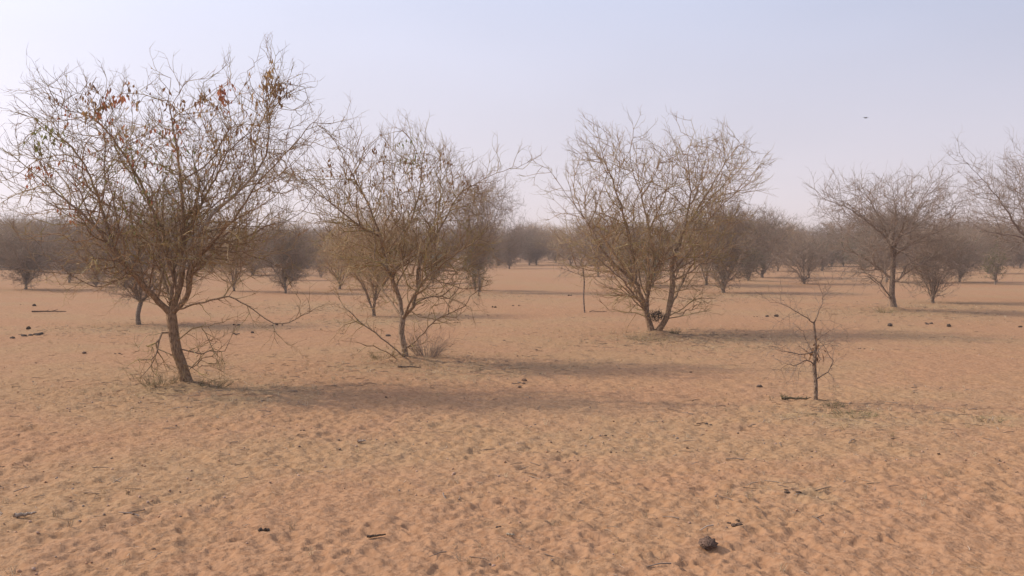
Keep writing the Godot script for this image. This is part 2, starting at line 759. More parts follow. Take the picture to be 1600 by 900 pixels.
func noises() -> void:
	rolling = noise(FastNoiseLite.TYPE_SIMPLEX, 0.05, 2, 3)
	lumps = noise(FastNoiseLite.TYPE_SIMPLEX, 2.6, 3, 11)
	grains = noise(FastNoiseLite.TYPE_SIMPLEX, 11.0, 2, 12)
	warp = noise(FastNoiseLite.TYPE_SIMPLEX, 4.0, 2, 13)
	trampled = noise(FastNoiseLite.TYPE_SIMPLEX, 0.35, 2, 14)
	prints = noise(FastNoiseLite.TYPE_CELLULAR, 8.6, 1, 15)
	prints.cellular_return_type = FastNoiseLite.RETURN_DISTANCE
	print_depth = noise(FastNoiseLite.TYPE_CELLULAR, 8.6, 1, 15)
	print_depth.cellular_return_type = FastNoiseLite.RETURN_CELL_VALUE
	tone = noise(FastNoiseLite.TYPE_SIMPLEX, 0.22, 3, 21)
	patch = noise(FastNoiseLite.TYPE_SIMPLEX, 1.7, 3, 22)


func materials() -> void:
	M.bark = bark("bark", lin(0.48, 0.46, 0.44), lin(1.0, 1.0, 1.0), 31)
	M.pale_bark = bark("pale_bark", lin(0.27, 0.21, 0.16), lin(0.5, 0.42, 0.34), 32)
	M.pale_bark.vertex_color_use_as_albedo = false
	M.dead_wood = bark("dead_wood", lin(0.6, 0.6, 0.6), lin(1.0, 1.0, 1.0), 33)
	M.twig = tinted("twig")
	M.leaf = tinted("leaf", 0.75)
	M.leaf.backlight_enabled = true
	M.leaf.backlight = lin(0.8, 0.78, 0.7)
	M.dung = bark("dung", lin(0.5, 0.5, 0.5), lin(1.0, 1.0, 1.0), 34)
	M.dung.uv1_scale = Vector3(9, 9, 9)
	M.straw = tinted("straw")
	var g := StandardMaterial3D.new()
	g.resource_name = "sand"
	g.vertex_color_use_as_albedo = true
	g.albedo_texture = noise_texture(FastNoiseLite.TYPE_SIMPLEX, 0.02, 5, 41, [[0.2, lin(0.78, 0.73, 0.68)], [0.5, lin(0.94, 0.925, 0.91)], [0.75, lin(1.0, 1.0, 1.0)]], 1024)
	g.uv1_triplanar = true
	g.uv1_world_triplanar = true
	g.uv1_scale = Vector3(0.62, 0.62, 0.62)
	g.heightmap_enabled = true
	g.heightmap_texture = noise_texture(FastNoiseLite.TYPE_SIMPLEX, 0.035, 5, 42, [], 1024)
	g.heightmap_scale = 0.7
	g.roughness = 0.96
	g.metallic_specular = 0.15
	M.sand = g


func make_ground() -> void:
	litter_spots = [Vector3(-3.696, -11.080, 1.300), Vector3(-2.924, -10.644, 1.000), Vector3(-1.385, -13.249, 1.300), Vector3(-0.674, -12.899, 1.200), Vector3(2.576, -17.160, 1.600), Vector3(3.416, -16.356, 1.600), Vector3(2.987, -9.408, 0.700), Vector3(3.203, -9.057, 0.700), Vector3(1.830, -6.331, 0.350), Vector3(8.980, -22.957, 2.000), Vector3(-7.206, -18.883, 1.600), Vector3(-2.924, -21.355, 1.600), Vector3(11.126, -25.865, 1.400), Vector3(7.279, -31.927, 2.000), Vector3(-1.144, -31.927, 2.000), Vector3(4.419, -9.057, 0.500), Vector3(-5.394, -25.865, 1.600), Vector3(5.652, -28.916, 1.200)]
	var angles := PackedFloat32Array()
	var a := -PI
	while a < PI - 1e-4:
		angles.append(a)
		a += 0.0021 if absf(a) < 0.6 else (0.012 if absf(a) < 0.75 else 0.07)
	var radii := PackedFloat32Array([0.02, 0.5, 1.2, 1.9])
	var r := 2.5
	while r < 2000.0:
		radii.append(r)
		r *= 1.009 if r < 4.3 else (1.0045 if r < 20.0 else (1.01 if r < 45.0 else 1.045))
	var na := angles.size()
	var nr := radii.size()
	var b := Buf.new()
	b.v.resize(na * nr)
	b.n.resize(na * nr)
	b.c.resize(na * nr)
	for j in nr:
		for k in na:
			var x := sin(angles[k]) * radii[j]
			var z := -cos(angles[k]) * radii[j]
			b.v[j * na + k] = Vector3(x, ground_y(x, z), z)
			var m := tone.get_noise_2d(x, z)
			var c := Vector3(0.348, 0.199, 0.112).lerp(Vector3(0.345, 0.208, 0.116), clampf(0.5 + m * 1.1, 0.0, 1.0))
			if radii[j] < 60.0:
				var straw := 0.0
				for s: Vector3 in litter_spots:
					var dx := (x - s.x) / s.z
					var dz := (z - s.y) / s.z
					var q := dx * dx + dz * dz
					if q < 4.0:
						straw = maxf(straw, exp(-q * 1.4))
				if straw > 0.02 or m > 0.1:
					var pt := patch.get_noise_2d(x, z)
					straw = clampf(maxf(straw, (m - 0.1) * 0.6) * (0.75 + pt * 0.9), 0.0, 0.8)
					c = c.lerp(Vector3(0.33, 0.219, 0.122), straw)
			b.c[j * na + k] = Color(c.x, c.y, c.z)
	for j in nr:
		var j0 := maxi(j - 1, 0) * na
		var j1 := mini(j + 1, nr - 1) * na
		for k in na:
			var u := b.v[j1 + k] - b.v[j0 + k]
			var w := b.v[j * na + (k + 1) % na] - b.v[j * na + (k + na - 1) % na]
			b.n[j * na + k] = w.cross(u).normalized()
			if b.n[j * na + k].y < 0.0:
				b.n[j * na + k] *= -1.0
	var at := 0
	b.i.resize((nr - 1) * na * 6)
	for j in nr - 1:
		for k in na:
			var p := j * na + k
			var q := j * na + (k + 1) % na
			b.i[at] = p; b.i[at + 1] = p + na; b.i[at + 2] = q
			b.i[at + 3] = q; b.i[at + 4] = p + na; b.i[at + 5] = q + na
			at += 6
	var o := obj("ground", b, M.sand, self)
	o.set_meta("kind", "structure")
	tag(o, "flat trampled orange sand with hoof prints and straw litter", "ground")


var bare_tints := []
var grey_tints := []


func hero_trees() -> void:
	bare_tints = [Color(0.4, 0.27, 0.15), Color(0.46, 0.32, 0.18), Color(0.28, 0.18, 0.105), Color(0.5, 0.37, 0.23), Color(0.38, 0.29, 0.125), Color(0.42, 0.25, 0.145)]
	grey_tints = [Color(0.27, 0.205, 0.15), Color(0.33, 0.25, 0.185), Color(0.21, 0.16, 0.12), Color(0.28, 0.195, 0.14)]
	var brown_tints := []
	for c: Color in bare_tints:
		brown_tints.append(Color(c.r * 0.82, c.g * 0.82, c.b * 0.75))
	var o: Node3D
	o = grow("acacia_tree", {"stems": [
			[Vector3(-0.000, -0.060, 0.000), Vector3(-0.070, 0.213, 0.000), Vector3(-0.140, 0.433, 0.000), Vector3(-0.173, 0.653, 0.000), Vector3(-0.193, 0.835, 0.000)],
			[Vector3(-0.200, 0.821, 0.000), Vector3(-0.318, 0.984, 0.050), Vector3(-0.438, 1.155, 0.150), Vector3(-0.540, 1.316, 0.250), Vector3(-0.654, 1.530, 0.400), Vector3(-0.885, 1.877, 0.500), Vector3(-1.135, 2.103, 0.550), Vector3(-1.450, 2.401, 0.600), Vector3(-1.773, 2.661, 0.600)],
			[Vector3(-0.192, 0.850, 0.000), Vector3(-0.199, 1.052, -0.050), Vector3(-0.201, 1.268, -0.150), Vector3(-0.323, 1.563, -0.300), Vector3(-0.517, 2.013, -0.400), Vector3(-0.735, 2.462, -0.400), Vector3(-0.932, 2.798, -0.400), Vector3(-1.190, 3.097, -0.350), Vector3(-1.501, 3.194, -0.300), Vector3(-1.646, 3.363, -0.300)],
			[Vector3(-0.170, 0.850, 0.000), Vector3(-0.094, 1.127, 0.000), Vector3(-0.053, 1.418, 0.000), Vector3(-0.001, 1.708, 0.100), Vector3(0.023, 2.063, 0.200), Vector3(0.010, 2.484, 0.250), Vector3(-0.037, 2.901, 0.300), Vector3(-0.088, 3.250, 0.300)],
			[Vector3(-0.149, 0.821, 0.000), Vector3(-0.006, 1.020, 0.050), Vector3(0.072, 1.276, 0.100), Vector3(0.164, 1.457, 0.200), Vector3(0.399, 1.635, 0.400), Vector3(0.704, 1.875, 0.600), Vector3(1.066, 2.037, 0.800), Vector3(1.360, 2.266, 0.900)],
			[Vector3(-0.088, 1.361, 0.050), Vector3(0.073, 1.564, 0.200), Vector3(0.141, 1.706, 0.250), Vector3(0.286, 1.812, 0.300), Vector3(0.373, 1.953, 0.300), Vector3(0.630, 2.205, 0.200), Vector3(0.820, 2.425, 0.100), Vector3(0.943, 2.757, 0.000), Vector3(0.911, 3.152, 0.000), Vector3(0.951, 3.546, 0.000)],
			[Vector3(-0.218, 0.976, -0.100), Vector3(-0.452, 1.336, -0.400), Vector3(-0.591, 1.793, -0.700), Vector3(-0.852, 2.265, -0.900), Vector3(-1.159, 2.673, -1.100)],
			[Vector3(-0.015, 1.708, 0.100), Vector3(0.118, 2.158, -0.300), Vector3(0.288, 2.620, -0.500), Vector3(0.340, 3.008, -0.600), Vector3(0.255, 3.440, -0.700)],
			[Vector3(-0.107, 0.857, 0.100), Vector3(0.218, 0.969, 0.300), Vector3(0.617, 1.051, 0.500), Vector3(0.831, 0.966, 0.600), Vector3(1.036, 0.821, 0.600), Vector3(1.208, 0.766, 0.600), Vector3(1.405, 0.838, 0.550), Vector3(1.562, 0.932, 0.500)],
			[Vector3(-0.540, 1.316, 0.250), Vector3(-0.688, 1.218, 0.500), Vector3(-0.854, 1.221, 0.600), Vector3(-0.971, 1.141, 0.650)],
			[Vector3(0.072, 1.276, 0.100), Vector3(0.228, 1.487, -0.400), Vector3(0.579, 1.717, -0.800), Vector3(0.924, 1.916, -1.000)],
			[Vector3(-0.233, 0.579, 0.000), Vector3(-0.284, 0.621, 0.060), Vector3(-0.297, 0.449, 0.150), Vector3(-0.361, 0.259, 0.200), Vector3(-0.485, 0.130, 0.200)],
			[Vector3(-0.160, 0.543, 0.000), Vector3(0.078, 0.661, 0.100), Vector3(0.259, 0.697, 0.100), Vector3(0.390, 0.748, 0.100)],
			[Vector3(-0.133, 0.433, 0.000), Vector3(0.022, 0.416, 0.050), Vector3(0.183, 0.393, 0.100), Vector3(0.328, 0.443, 0.100)],
			[Vector3(-0.098, 0.323, 0.000), Vector3(0.072, 0.225, 0.100), Vector3(0.201, 0.131, 0.100), Vector3(0.273, 0.087, 0.100)],
			[Vector3(-0.654, 1.530, 0.400), Vector3(-0.936, 2.205, 0.200), Vector3(-1.186, 2.639, 0.100), Vector3(-1.503, 2.925, 0.100)],
			[Vector3(0.704, 1.875, 0.600), Vector3(0.949, 2.251, 0.600), Vector3(1.273, 2.636, 0.500), Vector3(1.532, 2.958, 0.400)]],
		"crown": [
			[Vector3(-0.187, 2.180, 0.000), Vector3(1.273, 0.946, 1.250), 6.00],
			[Vector3(-0.141, 2.960, 0.100), Vector3(0.946, 0.546, 0.900), 0.90],
			[Vector3(-1.223, 2.134, 0.200), Vector3(0.764, 0.691, 0.900), 2.20],
			[Vector3(-1.195, 2.985, -0.100), Vector3(0.618, 0.546, 0.800), 1.30],
			[Vector3(0.802, 3.080, 0.000), Vector3(0.618, 0.655, 0.900), 1.60],
			[Vector3(0.937, 2.216, 0.000), Vector3(0.546, 0.582, 0.900), 1.00],
			[Vector3(-0.557, 1.636, 0.100), Vector3(1.018, 0.473, 1.100), 3.40],
			[Vector3(-0.909, 1.388, 0.300), Vector3(0.655, 0.291, 0.800), 1.60],
			[Vector3(0.757, 1.600, 0.300), Vector3(0.618, 0.436, 0.900), 1.80],
			[Vector3(-0.379, 0.326, 0.150), Vector3(0.255, 0.306, 0.280), 0.50],
			[Vector3(0.235, 0.412, 0.150), Vector3(0.218, 0.306, 0.250), 0.30]],
		"fork": Vector3(-0.191, 0.908, 0.000),
		"seed": 101, "spare": [8, 9, 11, 12, 13, 14], "points": 1100, "gaps": [0.1, 0.17], "lengths": [0.95, 0.42], "tip": 0.0046, "base": 0.06, "sp": 0.085, "tips": 2.4, "along": 0.42, "shoot": 0.17, "rise": 0.13, "sub": 1, "shoot_below": 0.025, "branches": true, "branch_from": 0.0075, "trunk_twigs": false, "pale": [5], "wood": M.bark, "wood_tint": Color(0.38, 0.25, 0.15), "tints": brown_tints, "leaf_rate": 0.62, "leaf_size": 0.026, "leaf_in": 1.5, "leaf_centre": Vector3(-0.150, 2.350, 0.100), "leaf_tints": [Color(0.38, 0.33, 0.1), Color(0.45, 0.33, 0.14), Color(0.3, 0.28, 0.09), Color(0.42, 0.25, 0.12)], "bunches": [
			[Vector3(-1.001, 3.296, 0.000), 26, 0.07, Color(0.2, 0.11, 0.065), Color(0.32, 0.19, 0.1)],
			[Vector3(-0.825, 3.289, -0.100), 26, 0.06, Color(0.4, 0.13, 0.07), Color(0.5, 0.22, 0.11)],
			[Vector3(-1.055, 3.152, 0.000), 16, 0.06, Color(0.42, 0.27, 0.13), Color(0.5, 0.33, 0.18)],
			[Vector3(-0.876, 3.009, 0.000), 12, 0.10, Color(0.4, 0.13, 0.07), Color(0.5, 0.22, 0.11)],
			[Vector3(-1.505, 2.818, 0.100), 22, 0.08, Color(0.18, 0.22, 0.08), Color(0.28, 0.29, 0.12)],
			[Vector3(-1.601, 2.725, 0.100), 8, 0.06, Color(0.18, 0.22, 0.08), Color(0.28, 0.29, 0.12)],
			[Vector3(0.033, 3.439, 0.000), 10, 0.04, Color(0.2, 0.11, 0.065), Color(0.32, 0.19, 0.1)],
			[Vector3(0.238, 3.408, -0.400), 34, 0.09, Color(0.4, 0.13, 0.07), Color(0.5, 0.22, 0.11)],
			[Vector3(0.261, 3.188, 0.000), 14, 0.10, Color(0.42, 0.27, 0.13), Color(0.5, 0.33, 0.18)],
			[Vector3(0.879, 3.568, 0.000), 22, 0.06, Color(0.42, 0.27, 0.13), Color(0.5, 0.33, 0.18)],
			[Vector3(1.058, 3.425, 0.000), 22, 0.05, Color(0.2, 0.11, 0.065), Color(0.32, 0.19, 0.1)],
			[Vector3(0.959, 3.351, 0.100), 18, 0.08, Color(0.2, 0.11, 0.065), Color(0.32, 0.19, 0.1)],
			[Vector3(0.793, 3.209, 0.100), 14, 0.10, Color(0.42, 0.27, 0.13), Color(0.5, 0.33, 0.18)],
			[Vector3(1.093, 3.346, 0.000), 8, 0.03, Color(0.2, 0.11, 0.065), Color(0.32, 0.19, 0.1)],
			[Vector3(-0.323, 2.621, 0.300), 20, 0.20, Color(0.4, 0.13, 0.07), Color(0.5, 0.22, 0.11)],
			[Vector3(0.143, 2.983, 0.200), 14, 0.20, Color(0.2, 0.11, 0.065), Color(0.32, 0.19, 0.1)],
			[Vector3(-0.139, 3.124, 0.200), 10, 0.15, Color(0.2, 0.11, 0.065), Color(0.32, 0.19, 0.1)],
			[Vector3(0.707, 2.701, 0.200), 18, 0.20, Color(0.2, 0.11, 0.065), Color(0.32, 0.19, 0.1)],
			[Vector3(-1.420, 3.143, -0.200), 6, 0.06, Color(0.4, 0.13, 0.07), Color(0.5, 0.22, 0.11)],
			[Vector3(-1.428, 2.430, 0.500), 12, 0.06, Color(0.4, 0.13, 0.07), Color(0.5, 0.22, 0.11)],
			[Vector3(0.311, 2.621, 0.300), 14, 0.15, Color(0.42, 0.27, 0.13), Color(0.5, 0.33, 0.18)],
			[Vector3(-0.638, 3.439, 0.000), 8, 0.10, Color(0.2, 0.11, 0.065), Color(0.32, 0.19, 0.1)],
			[Vector3(1.051, 2.691, 0.300), 4, 0.05, Color(0.2, 0.11, 0.065), Color(0.32, 0.19, 0.1)],
			[Vector3(-0.039, 2.796, 0.300), 12, 0.12, Color(0.4, 0.13, 0.07), Color(0.5, 0.22, 0.11)],
			[Vector3(-0.685, 3.070, -0.200), 12, 0.10, Color(0.42, 0.27, 0.13), Color(0.5, 0.33, 0.18)],
			[Vector3(-1.559, 3.282, -0.300), 8, 0.06, Color(0.2, 0.11, 0.065), Color(0.32, 0.19, 0.1)],
			[Vector3(0.718, 2.889, 0.100), 14, 0.12, Color(0.2, 0.11, 0.065), Color(0.32, 0.19, 0.1)],
			[Vector3(0.321, 2.873, -0.400), 12, 0.12, Color(0.42, 0.27, 0.13), Color(0.5, 0.33, 0.18)],
			[Vector3(-1.100, 2.515, 0.300), 10, 0.12, Color(0.4, 0.13, 0.07), Color(0.5, 0.22, 0.11)],
			[Vector3(0.164, 2.199, 0.300), 14, 0.20, Color(0.42, 0.27, 0.13), Color(0.5, 0.33, 0.18)],
			[Vector3(-0.442, 2.031, 0.100), 14, 0.20, Color(0.18, 0.22, 0.08), Color(0.28, 0.29, 0.12)],
			[Vector3(-0.077, 2.559, 0.200), 18, 0.18, Color(0.18, 0.22, 0.08), Color(0.28, 0.29, 0.12)],
			[Vector3(-0.798, 2.505, 0.000), 14, 0.18, Color(0.18, 0.22, 0.08), Color(0.28, 0.29, 0.12)],
			[Vector3(-0.996, 1.985, 0.400), 10, 0.15, Color(0.4, 0.13, 0.07), Color(0.5, 0.22, 0.11)]]})
	o.position = Vector3(-3.693, far_height(-3.693, -11.182), -11.182)
	tag(o, "leaning thick-trunked acacia with withered red and brown leaves in its crown", "tree", "leafless acacias on the plain")
	o = grow("acacia_tree", {"stems": [
			[Vector3(-0.000, -0.060, 0.000), Vector3(-0.017, 0.154, 0.000), Vector3(-0.062, 0.381, 0.000), Vector3(-0.042, 0.589, 0.000)],
			[Vector3(-0.042, 0.589, 0.000), Vector3(-0.116, 0.919, -0.100), Vector3(-0.223, 1.192, -0.100), Vector3(-0.313, 1.419, -0.100), Vector3(-0.343, 1.735, 0.000), Vector3(-0.506, 2.179, 0.100), Vector3(-0.726, 2.624, 0.100), Vector3(-0.901, 2.978, 0.100), Vector3(-1.060, 3.200, 0.100)],
			[Vector3(-0.033, 0.607, 0.000), Vector3(0.113, 0.767, 0.100), Vector3(0.270, 0.878, 0.150), Vector3(0.524, 0.916, 0.200), Vector3(0.746, 0.845, 0.200), Vector3(0.924, 0.756, 0.200)],
			[Vector3(0.140, 0.785, 0.100), Vector3(0.172, 1.016, 0.050), Vector3(0.168, 1.240, 0.000), Vector3(0.286, 1.555, 0.000), Vector3(0.512, 1.915, 0.000), Vector3(0.788, 2.357, 0.100), Vector3(1.190, 2.579, 0.100), Vector3(1.520, 2.713, 0.100)],
			[Vector3(-0.018, 0.064, 0.000), Vector3(-0.236, 0.265, 0.200), Vector3(-0.443, 0.452, 0.300), Vector3(-0.611, 0.588, 0.350), Vector3(-0.734, 0.724, 0.400), Vector3(-0.848, 0.750, 0.400)],
			[Vector3(0.001, 0.127, 0.000), Vector3(0.210, 0.354, 0.200), Vector3(0.397, 0.540, 0.300), Vector3(0.534, 0.633, 0.350), Vector3(0.844, 0.785, 0.400)],
			[Vector3(-0.036, -0.060, 0.000), Vector3(-0.312, 0.186, 0.300), Vector3(-0.590, 0.294, 0.500)],
			[Vector3(-0.223, 1.192, -0.100), Vector3(-0.318, 1.396, 0.200), Vector3(-0.554, 1.364, 0.400), Vector3(-0.783, 1.279, 0.500)],
			[Vector3(-0.313, 1.419, -0.100), Vector3(-0.061, 1.738, -0.300), Vector3(0.105, 2.205, -0.500), Vector3(0.182, 2.761, -0.500), Vector3(0.027, 3.166, -0.400), Vector3(-0.139, 3.322, -0.400)],
			[Vector3(-0.343, 1.735, 0.000), Vector3(-0.742, 1.996, 0.300), Vector3(-1.096, 2.335, 0.500), Vector3(-1.349, 2.587, 0.600)],
			[Vector3(0.168, 1.240, 0.000), Vector3(0.627, 1.469, 0.400), Vector3(1.028, 1.686, 0.600)],
			[Vector3(-0.223, 1.192, -0.100), Vector3(0.113, 1.470, 0.500), Vector3(0.485, 1.896, 0.800), Vector3(0.704, 2.397, 0.900), Vector3(0.663, 2.731, 0.900)],
			[Vector3(0.169, 1.105, 0.020), Vector3(0.532, 1.151, 0.300), Vector3(0.894, 1.166, 0.500)],
			[Vector3(-0.052, 0.562, 0.000), Vector3(-0.367, 0.946, -0.500), Vector3(-0.785, 1.457, -0.800), Vector3(-1.277, 1.839, -0.900)],
			[Vector3(-0.042, 0.598, 0.000), Vector3(0.294, 1.126, 0.600), Vector3(0.702, 1.474, 0.900), Vector3(1.101, 1.708, 1.000)]],
		"crown": [
			[Vector3(-0.116, 2.184, 0.000), Vector3(1.081, 0.766, 1.150), 4.00],
			[Vector3(-0.951, 2.313, 0.100), Vector3(0.766, 0.676, 0.900), 2.20],
			[Vector3(0.603, 2.139, 0.000), Vector3(0.766, 0.676, 1.000), 1.50],
			[Vector3(-0.158, 2.810, 0.000), Vector3(0.901, 0.451, 0.900), 1.30],
			[Vector3(-0.018, 1.555, 0.100), Vector3(1.262, 0.469, 1.100), 4.50],
			[Vector3(0.618, 0.673, 0.300), Vector3(0.406, 0.225, 0.400), 0.25],
			[Vector3(-0.575, 0.496, 0.300), Vector3(0.315, 0.225, 0.350), 0.18],
			[Vector3(0.620, 1.203, 0.300), Vector3(0.631, 0.315, 0.800), 0.80]],
		"fork": Vector3(-0.042, 0.653, 0.000),
		"seed": 202, "spare": [2, 4, 5, 6, 12], "points": 850, "gaps": [0.115, 0.18], "lengths": [0.9, 0.42], "tip": 0.005, "base": 0.043, "sp": 0.1, "cell": 0.36, "tips": 2.4, "along": 0.42, "shoot": 0.19, "rise": 0.13, "sub": 1, "shoot_below": 0.025, "branches": true, "branch_from": 0.009, "pale": [7], "wood": M.bark, "wood_tint": Color(0.43, 0.3, 0.19), "tints": brown_tints, "leaf_rate": 0.12, "leaf_size": 0.03, "leaf_tints": [Color(0.16, 0.13, 0.06), Color(0.12, 0.08, 0.05)], "bunches": [
			[Vector3(-0.426, 2.988, 0.000), 14, 0.08, Color(0.2, 0.11, 0.065), Color(0.32, 0.19, 0.1)],
			[Vector3(0.026, 2.937, -0.400), 20, 0.10, Color(0.18, 0.22, 0.08), Color(0.28, 0.29, 0.12)],
			[Vector3(0.163, 2.753, -0.400), 24, 0.12, Color(0.42, 0.27, 0.13), Color(0.5, 0.33, 0.18)],
			[Vector3(-0.006, 2.676, 0.000), 14, 0.10, Color(0.2, 0.11, 0.065), Color(0.32, 0.19, 0.1)],
			[Vector3(-1.000, 2.740, 0.300), 8, 0.06, Color(0.2, 0.11, 0.065), Color(0.32, 0.19, 0.1)],
			[Vector3(-0.815, 2.624, 0.100), 10, 0.10, Color(0.2, 0.11, 0.065), Color(0.32, 0.19, 0.1)],
			[Vector3(0.792, 2.577, 0.500), 8, 0.05, Color(0.2, 0.11, 0.065), Color(0.32, 0.19, 0.1)],
			[Vector3(-0.168, 2.346, 0.300), 14, 0.20, Color(0.42, 0.27, 0.13), Color(0.5, 0.33, 0.18)],
			[Vector3(-0.533, 2.528, 0.200), 10, 0.10, Color(0.2, 0.11, 0.065), Color(0.32, 0.19, 0.1)],
			[Vector3(0.657, 2.740, 0.800), 6, 0.05, Color(0.2, 0.11, 0.065), Color(0.32, 0.19, 0.1)]]})
	o.position = Vector3(-1.502, far_height(-1.502, -13.851), -13.851)
	tag(o, "slender forked acacia whose low boughs arch out above a dry grey tuft", "tree", "leafless acacias on the plain")
	o = grow("acacia_tree", {"stems": [
			[Vector3(-0.058, -0.060, 0.000), Vector3(-0.130, 0.199, 0.000), Vector3(-0.189, 0.410, 0.000), Vector3(-0.190, 0.585, 0.000)],
			[Vector3(0.082, -0.060, 0.000), Vector3(0.146, 0.265, 0.100), Vector3(0.206, 0.524, 0.150), Vector3(0.270, 0.881, 0.100), Vector3(0.272, 1.309, 0.000)],
			[Vector3(-0.202, 0.492, 0.000), Vector3(-0.321, 0.789, 0.100), Vector3(-0.403, 0.963, 0.100), Vector3(-0.677, 1.196, 0.150), Vector3(-0.972, 1.485, 0.200), Vector3(-1.261, 2.002, 0.200), Vector3(-1.608, 2.461, 0.200), Vector3(-1.861, 2.805, 0.200), Vector3(-1.999, 3.010, 0.200)],
			[Vector3(-0.392, 0.963, 0.100), Vector3(-0.415, 1.192, 0.000), Vector3(-0.487, 1.542, 0.000), Vector3(-0.606, 2.123, 0.000), Vector3(-0.783, 2.702, 0.000), Vector3(-1.018, 3.280, 0.000), Vector3(-1.054, 3.534, 0.000)],
			[Vector3(-0.190, 0.585, 0.000), Vector3(-0.108, 0.897, -0.100), Vector3(-0.049, 1.306, -0.200), Vector3(-0.098, 1.896, -0.300), Vector3(-0.266, 2.609, -0.400), Vector3(-0.447, 3.200, -0.400), Vector3(-0.391, 3.695, -0.400)],
			[Vector3(0.272, 1.309, 0.000), Vector3(0.426, 1.773, 0.100), Vector3(0.554, 2.346, 0.200), Vector3(0.539, 2.805, 0.200), Vector3(0.512, 3.262, 0.200), Vector3(0.624, 3.638, 0.200)],
			[Vector3(0.277, 1.054, 0.050), Vector3(0.565, 1.543, 0.300), Vector3(0.863, 2.108, 0.500), Vector3(1.288, 2.554, 0.600), Vector3(1.710, 3.023, 0.600)],
			[Vector3(0.426, 1.773, 0.100), Vector3(0.903, 2.485, -0.300), Vector3(1.274, 3.082, -0.400), Vector3(1.578, 3.530, -0.400)],
			[Vector3(-0.201, 0.375, 0.000), Vector3(-0.519, 0.683, 0.300), Vector3(-0.760, 0.916, 0.400), Vector3(-1.055, 1.147, 0.500)],
			[Vector3(0.158, 0.289, 0.100), Vector3(0.459, 0.372, 0.300), Vector3(0.783, 0.436, 0.400)],
			[Vector3(-0.165, 0.305, 0.000), Vector3(-0.505, 0.423, 0.200), Vector3(-0.770, 0.430, 0.300)],
			[Vector3(0.259, 0.789, 0.100), Vector3(0.478, 0.832, 0.300), Vector3(0.666, 0.836, 0.400)],
			[Vector3(-0.098, 1.896, -0.300), Vector3(0.240, 2.620, -0.600), Vector3(0.348, 3.286, -0.700)],
			[Vector3(-0.179, 0.667, 0.000), Vector3(-0.183, 0.963, 0.100), Vector3(-0.021, 1.315, 0.400), Vector3(0.172, 1.600, 0.600)],
			[Vector3(-0.094, 0.141, 0.000), Vector3(-0.255, 0.587, -0.400), Vector3(-0.511, 1.174, -0.800), Vector3(-0.921, 1.784, -1.000)],
			[Vector3(0.162, 0.258, 0.000), Vector3(0.476, 0.761, -0.500), Vector3(0.888, 1.418, -0.800), Vector3(1.411, 2.152, -1.000)],
			[Vector3(-0.185, 0.437, 0.050), Vector3(-0.669, 0.981, 0.600), Vector3(-1.203, 1.434, 0.900), Vector3(-1.675, 1.743, 1.000)],
			[Vector3(0.258, 0.963, 0.100), Vector3(0.569, 1.206, 0.600), Vector3(0.974, 1.600, 0.800)]],
		"crown": [
			[Vector3(-0.782, 2.297, 0.000), Vector3(1.107, 0.932, 1.200), 2.50],
			[Vector3(0.902, 2.587, 0.000), Vector3(1.026, 0.991, 1.200), 2.50],
			[Vector3(0.034, 2.065, 0.000), Vector3(1.399, 0.723, 1.300), 2.30],
			[Vector3(-0.844, 3.223, 0.000), Vector3(0.758, 0.420, 0.800), 0.90],
			[Vector3(0.954, 3.257, 0.000), Vector3(0.723, 0.396, 0.800), 0.90],
			[Vector3(0.053, 2.760, 0.000), Vector3(0.932, 0.723, 0.900), 1.40],
			[Vector3(-0.138, 1.519, 0.000), Vector3(1.632, 0.699, 1.400), 6.00],
			[Vector3(0.630, 0.568, 0.300), Vector3(0.466, 0.291, 0.500), 0.20],
			[Vector3(-0.576, 0.625, 0.300), Vector3(0.466, 0.291, 0.500), 0.20]],
		"fork": Vector3(-0.073, 0.550, 0.000),
		"seed": 303, "spare": [8, 9, 10, 11], "trunks": 2, "points": 1200, "gaps": [0.15, 0.22], "lengths": [1.1, 0.5], "tip": 0.0055, "base": 0.062, "sp": 0.12, "cell": 0.42, "tips": 2.5, "along": 0.42, "shoot": 0.21, "rise": 0.12, "sub": 1, "shoot_below": 0.03, "branches": true, "branch_from": 0.011, "pale": [3], "wood": M.bark, "wood_tint": Color(0.4, 0.27, 0.17), "tints": brown_tints})
	o.position = Vector3(2.642, far_height(2.642, -17.915), -17.915)
	tag(o, "twin-stemmed bare acacia with a dark tangle lodged in its fork", "tree", "leafless acacias on the plain")
